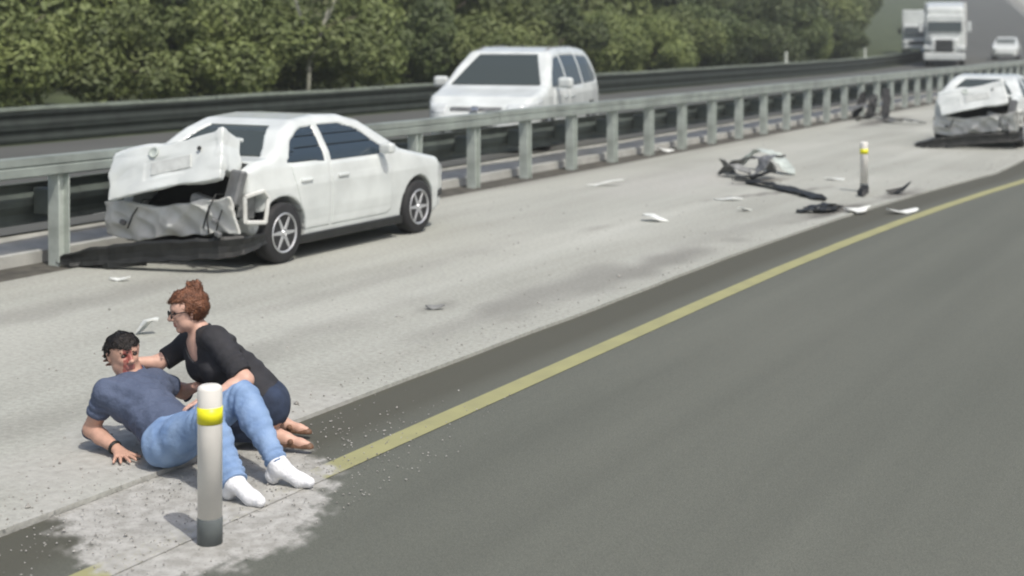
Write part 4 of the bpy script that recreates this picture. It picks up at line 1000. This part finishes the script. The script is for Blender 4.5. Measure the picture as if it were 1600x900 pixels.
def build_woman():
    org = K(-1.55, 8.3)
    t = thing('person', 'woman in black v-neck top with glasses and auburn hair in a bun, crouching', 'person', org)
    B = Body()
    hr, hl = K(-1.45, 8.42, .205), K(-1.375, 8.20, .205); sr, sl = K(-1.875, 8.50, .500), K(-1.655, 8.20, .590)
    neck = K(-1.775, 8.345, .610); belly = K(-1.58, 8.32, .37)
    torso(B, hr, hl, sr, sl, neck, belly, .125, .120, .102)
    ca = unit((sr+sl)/2-(hr+hl)/2); chest = unit(np.cross(ca, unit(sr-sl)))
    if chest[2] > 0: chest = -chest
    for s0 in (sr, sl):
        m_ = (sr+sl)/2; p0 = m_+(s0-m_)*.46-ca*.15+chest*.062; B.add('torso', p0, p0+chest*.012, .070, .066, .05)
    hc = K(-1.835, 8.33, .712); fwd = RT*-.90 - FW*.40 + np.array([0, 0, -.16]); up = RT*-.22+np.array([0, 0, .98])
    B.add('neck', neck, hc-np.array([0, 0, .055])-unit(fwd)*.028, .050, .046, .025)
    g, f_, u_, r_ = add_head(B, hc, fwd, up, .95)
    er = K(-2.02, 8.42, .41); wr = K(-2.175, 8.33, .43)
    B.add('arm', sr, er, .052, .044, .03); B.add('fore', er, wr, .040, .026, .02)
    add_hand(B, wr, RT*-.8-FW*.2+np.array([0, 0, .25]), -FW, np.array([0, 0, 1.]), (.35, .4, .45, .5), .3, .92)
    el = K(-1.455, 8.03, .40); wl = K(-1.63, 7.93, .325)
    B.add('arm', sl, el, .054, .046, .03); B.add('fore', el, el+(wl-el)*.35, .043, .040, .02); B.add('fore', el+(wl-el)*.35, wl, .040, .026, .02)
    add_hand(B, wl, RT*-.85-FW*.1+np.array([0, 0, -.22]), [0, 0, -1], -FW, (.25, .25, .3, .35), .4, .92)
    kr, ar = K(-1.80, 8.46, .095), K(-1.36, 8.47, .060); kl, al = K(-1.745, 8.235, .095), K(-1.31, 8.17, .060)
    for h_, k_, a_ in ((hr, kr, ar), (hl, kl, al)):
        B.add('leg', h_, h_+(k_-h_)*.4, .100, .092, .04); B.add('leg', h_+(k_-h_)*.4, k_, .092, .066, .03); B.add('leg', k_, a_, .060, .038, .025)
        ft = unit(RT*.85-FW*.25); B.add('foot', a_, a_+ft*.06-np.array([0, 0, .012]), .036, .034, .02); B.add('foot', a_+ft*.02, a_+ft*.15-np.array([0, 0, .030]), .034, .024, .02); B.add('foot', a_+ft*.15-np.array([0, 0, .030]), a_+ft*.19-np.array([0, 0, .034]), .024, .018, .02)
    f = B.grow(('pelvis', 'torso', 'neck', 'head', 'arm', 'fore', 'hand', 'leg', 'foot'), .0055)
    for q in (-1, 1): f.ell(g(q*.034, .092, .016), (.018, .018, .012), np.array([r_, f_, u_]), .008, 'sub')
    V, Q = nets(f.F, f.lo, f.h); body = link('body', np_mesh('body', V, Q), [M['skin_f'], M['lip']], t)
    rel = V[Q].mean(1)-hc; idx = ((np.abs(rel@u_+.050) < .012) & (np.abs(rel@r_) < .024) & (rel@f_ > .074)).astype(np.int32); body.data.polygons.foreach_set('material_index', idx)
    for q in (-1, 1):
        e = Field(g(q*.034, .078, .016)-.03, g(q*.034, .078, .016)+.03, .003); e.ell(g(q*.034, .078, .016), (.015, .010, .008), np.array([r_, f_, u_]), .001); finish('eye', e, M['eye'], t)
        e = Field(g(q*.034, .09, .040)-.045, g(q*.034, .09, .040)+.045, .004); e.cap(g(q*.014, .094, .037), g(q*.052, .080, .039), .004, .003, .001); finish('eyebrow', e, M['hair_auburn'], t)
    e = Field(hc-.19, hc+.23, .0055); e.cap(g(0, -.032, .034), g(0, .012, .044), .097, .090, .02); X, Y, Z = e.grid()
    dF = (X-hc[0])*f_[0]+(Y-hc[1])*f_[1]+(Z-hc[2])*f_[2]; dU = (X-hc[0])*u_[0]+(Y-hc[1])*u_[1]+(Z-hc[2])*u_[2]; dR = (X-hc[0])*r_[0]+(Y-hc[1])*r_[1]+(Z-hc[2])*r_[2]
    e.F = np.maximum(e.F, np.minimum(.072-dU, dF-.018+.6*np.clip(.015-dU, 0, 1))).astype(np.float32); e.F = np.maximum(e.F, -.062-dU).astype(np.float32)
    e.ell(g(0, -.060, .128), (.046, .044, .040), np.array([r_, f_, u_]), .02); e.cap(g(0, -.085, .150), g(.01, -.035, .166), .018, .012, .02)
    e.F = (e.F+.0045*wob(X, Y, Z, 75, 17)).astype(np.float32); ho_ = finish('hair', e, M['hair_auburn'], t); strands(ho_, hc, lambda p: unit(r_)*0+(g(0, -.06, .13)-p)*6, 2200, .026, 5, .0028)
    # glasses
    bm = bmesh.new()
    for q in (-1, 1):
        c_ = g(q*.034, .104, .012); ring = [Vector(c_+r_*math.cos(a)*.026+u_*math.sin(a)*.019) for a in np.linspace(0, 2*math.pi, 17)]
        sweep(bm, ring, circ(.0032, 6), up=Vector(f_)); sweep(bm, [Vector(g(q*.058, .102, .018)), Vector(g(q*.080, .05, .018)), Vector(g(q*.086, -.005, .014))], circ(.003, 6), up=Vector(u_))
    sweep(bm, [Vector(g(-.010, .108, .016)), Vector(g(0, .112, .019)), Vector(g(.010, .108, .016))], circ(.003, 6), up=Vector(u_)); link('glasses', bm_mesh(bm, 'glasses', True), M['black_plastic'], t)
    # black top with V-neck
    tp = B.grow(('torso', 'arm', 'pelvis'), .0065, .013); X, Y, Z = tp.grid(); tp.plane((hr+hl)/2+ca*.015, -ca)
    for s0, e0, fr in ((sr, er, .80), (sl, el, .86)):
        c_ = s0+(e0-s0)*fr; ad = unit(e0-s0); d = np.sqrt((X-c_[0])**2+(Y-c_[1])**2+(Z-c_[2])**2)-.12
        tp.F = np.maximum(tp.F, -np.maximum(d, -((X-c_[0])*ad[0]+(Y-c_[1])*ad[1]+(Z-c_[2])*ad[2]))).astype(np.float32)
    tp.cap(neck+unit(hc-neck)*.03, neck+unit(hc-neck)*.2, .072, .085, .006, 'sub')
    tp.cap(neck+chest*.085, neck+chest*.125-ca*.15, .070, .018, .006, 'sub')
    crease(tp, belly, ca+RT*.3, .013, .062, 3, .22); crease(tp, (sl+belly)/2, ca*.6+RT*.5, .011, .065, 5, .18); crease(tp, sl+(el-sl)*.6, unit(el-sl), .009, .05, 6, .13); folds(tp, .009, 13, 16); finish('top', tp, M['black_top'], t)
    pa = B.grow(('pelvis', 'leg'), .007, .013); pa.plane((hr+hl)/2+ca*.06, ca)
    crease(pa, kl, RT, .006, .05, 2, .15); crease(pa, hl, RT-FW*.2, .007, .05, 4, .18); folds(pa, .005, 15, 19)
    X, Y, Z = pa.grid()
    for k_, a_ in ((kr, ar), (kl, al)):
        c_ = a_+(k_-a_)*.06; ad = unit(a_-k_); d = np.sqrt((X-c_[0])**2+(Y-c_[1])**2+(Z-c_[2])**2)-.10
        pa.F = np.maximum(pa.F, -np.maximum(d, -((X-c_[0])*ad[0]+(Y-c_[1])*ad[1]+(Z-c_[2])*ad[2]))).astype(np.float32)
    finish('trousers', pa, M['navy'], t)
    for a_ in (ar, al):
        ft = unit(RT*.85-FW*.25); so = Field(a_-.12, a_+ft*.2+.12, .006)
        so.cap(a_+ft*.03-np.array([0, 0, .040]), a_+ft*.20-np.array([0, 0, .050]), .030, .026, .01); so.cap(a_+ft*.10+np.cross(ft, [0, 0, 1])*.03-[0, 0, .02], a_+ft*.10-np.cross(ft, [0, 0, 1])*.03-[0, 0, .02], .016, .016, .01)
        X, Y, Z = so.grid(); so.F = np.maximum(so.F, .004-Z).astype(np.float32); finish('sandal', so, M['brown'], t)
    for ch in t.children: to_local(ch, org)
build_woman()

# ------------------------------------------------------------------ bollards
def bollard(loc, label, tilt=0.0):
    t = thing('bollard', label, 'bollard', loc, .3, 'white tubular bollards with a yellow band')
    t.rotation_euler = (tilt, 0, .3); r = .056
    link('base', lathe_mesh('base', [(.001, 0), (.0575, 0), (.0575, .118), (r, .120), (.001, .120)], 28), M['post_grey'], t)
    link('tube', lathe_mesh('tube', [(r-.006, .120), (r, .120), (r, .70), (r-.004, .712), (r-.014, .718), (.001, .720)], 28), M['post_white'], t)
    link('reflective_band', lathe_mesh('reflective_band', [(r-.004, .548), (r+.002, .548), (r+.002, .622), (r-.004, .622)], 28), M['yellow_band'], t)
    return t
p = K(-1.375, 6.70); bollard((float(p[0]), float(p[1]), RZ), 'white bollard with yellow band and grey base standing right in front of the lying man')
p = K(5.07, 21.2); bollard((float(p[0]), float(p[1]), 0), 'distant white bollard amid the scattered debris near the yellow line', .03)

# ------------------------------------------------------------------ crash debris
def shard(name, label, cat, r, d, size, m, seed, rz=0.0, z=0.0, tilt=.2, group=None, z0=0.0):
    """a torn, bent sheet of bodywork: an irregular outline with real thickness and a fold"""
    q = random.Random(seed); n = 11; bm = bmesh.new(); top, bot = [], []
    fold = q.uniform(-.3, .3)
    for k in range(n):
        a = 2*math.pi*k/n; rr = q.uniform(.62, 1.0); x, y = size[0]/2*rr*math.cos(a), size[1]/2*rr*math.sin(a)
        zz = size[2]*(.5+.5*math.sin(x/size[0]*4+seed)) + abs(x-fold*size[0])*tilt
        top.append(bm.verts.new((x, y, zz+.012))); bot.append(bm.verts.new((x, y, zz)))
    ct = bm.verts.new((fold*size[0], 0, size[2]*.9+.012)); cb = bm.verts.new((fold*size[0], 0, size[2]*.9))
    for k in range(n):
        j = (k+1) % n; bm.faces.new((top[k], top[j], ct)); bm.faces.new((bot[j], bot[k], cb)); bm.faces.new((top[j], top[k], bot[k], bot[j]))
    zmin = min(v.co.z for v in bm.verts)
    for v in bm.verts: v.co.z -= zmin
    o = link(name, bm_mesh(bm, name), M[m]); o.location = tuple(map(float, K(r, d, z0+.002))); o.rotation_euler = (0, 0, rz); return tag(o, label, cat, group)
G = 'scattered crash debris'
shard('bumper_fragment', 'long white bumper strip lying near the middle guardrail posts', 'debris', 1.39, 22.0, (.62, .14, .05), 'debris_white', 1, TH+.0, group=G)
shard('body_fragment', 'bright white fragment alone on the middle of the shoulder', 'debris', 1.73, 17.9, (.36, .26, .06), 'debris_white', 2, .2, group=G)
shard('body_fragment', 'white fragment on the shoulder just left of the distant bollard', 'debris', 5.02, 22.9, (.40, .26, .06), 'debris_white', 3, .7, group=G)
shard('body_fragment', 'long white piece on the asphalt between bollard and yellow line', 'debris', 5.05, 18.9, (.62, .20, .05), 'debris_white', 4, .95, z0=RZ, group=G)
shard('body_fragment', 'pale piece at the foot of the distant bollard, nearest the camera', 'debris', 4.40, 18.8, (.45, .20, .06), 'debris_white', 5, .8, group=G)
shard('plastic_fragment', 'black lump of plastic right of the distant bollard', 'debris', 5.48, 20.9, (.40, .26, .20), 'black_plastic', 6, .4, tilt=.5, group=G)
shard('plastic_fragment', 'small black lump touching the foot of the distant bollard', 'debris', 4.92, 20.6, (.26, .22, .14), 'black_plastic', 7, 1.4, tilt=.5, group=G)
shard('body_fragment', 'pale crumpled scrap on the dusty shoulder left of the tangled strips', 'debris', 2.95, 20.1, (.42, .18, .05), 'debris_white', 8, .3, group=G)
shard('body_fragment', 'small pale scrap in front of the tangled dark strips', 'debris', 3.0, 18.9, (.26, .16, .05), 'debris_white', 9, 1.1, group=G)
shard('body_fragment', 'white scrap lying right under the middle of the guardrail', 'debris', 2.92, 28.2, (.50, .16, .06), 'debris_white', 10, TH+.5, group=G)
shard('plastic_fragment', 'small dark flake lying alone on the shoulder right of the kneeling woman', 'debris', -.64, 12.2, (.20, .09, .025), 'debris_grey', 11, .3, group=G)
shard('body_fragment', 'thin white scrap on the concrete behind the near wrecked sedan tail', 'debris', -3.62, 13.6, (.24, .08, .02), 'debris_white', 12, .3, group=G)
shard('package', 'small white box shaped scrap behind the head of the crouching woman', 'debris', -2.78, 11.2, (.22, .15, .12), 'debris_white', 13, .2, tilt=.1, group=G)
shard('plastic_fragment', 'black torn lump on the dark strip by the guardrail post at far left', 'debris', -4.85, 15.4, (.42, .16, .07), 'black_plastic', 14, TH+1.2, group=G)
def tangle(label, strips, m):
    t = thing('torn_trim', label, 'debris', K(*strips[0][0][:2]), 0, 'tangled strips of torn trim')
    o_ = K(*strips[0][0][:2])
    for k_, st_ in enumerate(strips):
        bm = bmesh.new(); pts = [np.array(K(*p))-o_ for p in st_]; n_ = 5*(len(pts)-1)+1
        tt = np.linspace(0, len(pts)-1, n_); pp = np.array(pts); path = np.stack([np.interp(tt, range(len(pts)), pp[:, i]) for i in range(3)], 1)
        for _ in range(2): path[1:-1] = (path[:-2]+2*path[1:-1]+path[2:])/4
        sweep(bm, path, [(-.10, -.010), (.02, -.016), (.11, -.006), (.115, .010), (.02, .004), (-.09, .010)], jit=.022, scale=[.4]+[1]*(n_-2)+[.3])
        link('strip', bm_mesh(bm, 'strip'), M[m[k_ % len(m)]], t)
    return t
tangle('dark tangle of torn bumper strips sprawling across the shoulder left of the distant bollard',
       [[(3.55, 24.2, .03), (3.65, 23.6, .25), (3.95, 23.2, .34), (4.15, 23.4, .05)], [(3.45, 22.9, .03), (3.75, 22.6, .10), (3.9, 22.7, .38), (4.25, 23.1, .36)],
        [(3.6, 22.4, .03), (3.85, 21.7, .06), (4.1, 20.8, .04), (4.25, 20.0, .03)], [(3.85, 24.8, .05), (4.1, 24.6, .36), (4.35, 24.3, .30), (4.5, 23.6, .03)], [(3.35, 23.6, .03), (3.5, 23.3, .22), (3.7, 22.9, .1)]],
       ['debris_grey', 'grey_metal', 'black_plastic', 'galv'])
tangle('flattened black bumper skin at the shoulder edge left of the distant bollard',
       [[(3.62, 18.75, .03), (3.9, 18.7, .05), (4.2, 18.95, .04)], [(3.78, 18.95, .03), (4.05, 19.1, .07), (4.3, 19.2, .03)]], ['black_plastic'])
tangle('dark heap of bent metal against the foot of the far guardrail posts left of the distant wreck',
       [[(8.9, 38.0, .03), (9.3, 37.6, .2), (9.9, 37.3, .04)], [(9.0, 38.7, .05), (9.2, 38.9, .35), (9.35, 39.1, .72)], [(8.8, 38.4, .25), (9.3, 38.8, .42), (9.9, 39.5, .30)], [(9.35, 38.6, .04), (9.55, 38.9, .5), (9.6, 39.2, .66)], [(9.7, 38.3, .04), (9.95, 39.1, .55), (10.0, 39.5, .8)], [(9.4, 37.2, .04), (9.9, 36.8, .12), (10.3, 36.6, .04)]],
       ['black_plastic', 'dark_void', 'grey_metal'])

shard('plastic_fragment', 'dark torn plate leaning in the middle of the tangled strips', 'debris', 3.85, 22.9, (.55, .30, .10), 'black_plastic', 21, .6, tilt=.6, group=G)
shard('plastic_fragment', 'grey torn plate at the upper left end of the tangled strips', 'debris', 3.5, 23.9, (.45, .22, .10), 'debris_grey', 22, 1.2, tilt=.5, group=G)
# loose grit and pebbles along the shoulder
def grit():
    r = np.random.default_rng(3); V, Q = [], []; oc = np.array([(1,0,0),(-1,0,0),(0,1,0),(0,-1,0),(0,0,1),(0,0,-1)], float)
    fc = [(0,2,4),(2,1,4),(1,3,4),(3,0,4),(2,0,5),(1,2,5),(3,1,5),(0,3,5)]
    for k in range(2600):
        if k < 1300: a, b = 5.9+r.normal()*.9, 4.9+r.normal()*.5; sz = r.uniform(.002, .008)
        elif k < 2000: a, b = r.uniform(4, 40), EDGE+.05+abs(r.normal())*.25; sz = r.uniform(.004, .012); b += float(warp(a))
        else: a, b = r.uniform(6, 40), r.uniform(EDGE+.2, 10.6); sz = r.uniform(.004, .014)
        if k % 40 == 0: sz *= 2
        if b < 4.1: continue
        z = (0 if b > EDGE+float(warp(a)) else RZ+.006)+sz*.3
        n = len(V)*1; V.extend((np.array(P(a, b, z))+oc*sz*r.uniform(.6, 1.25, (6, 1))*np.array([1, 1, .7])).tolist()); Q.extend([(n+i, n+j, n+l) for i, j, l in fc])
    struct(link('gravel', np_mesh('gravel', V, Q, False), M['grit']), 'stuff')
M['grit'] = mat('grit', (.16, .155, .14), .9, col2=(.46, .45, .42), scale=9)
grit()

# ------------------------------------------------------------------ air
hz = box_mesh('haze', (0, 0, 28.8), (6200, 6200, 62.4)); hm = bpy.data.materials.new('haze'); hm.use_nodes = True
hn = hm.node_tree.nodes; hn.clear(); ho = hn.new('ShaderNodeOutputMaterial'); hv = hn.new('ShaderNodeVolumePrincipled')
hv.inputs['Color'].default_value = (.86, .90, .86, 1); hv.inputs['Density'].default_value = .0012; hv.inputs['Anisotropy'].default_value = .2
hm.node_tree.links.new(hv.outputs[0], ho.inputs['Volume'])
struct(link('haze', hz, hm), 'stuff')
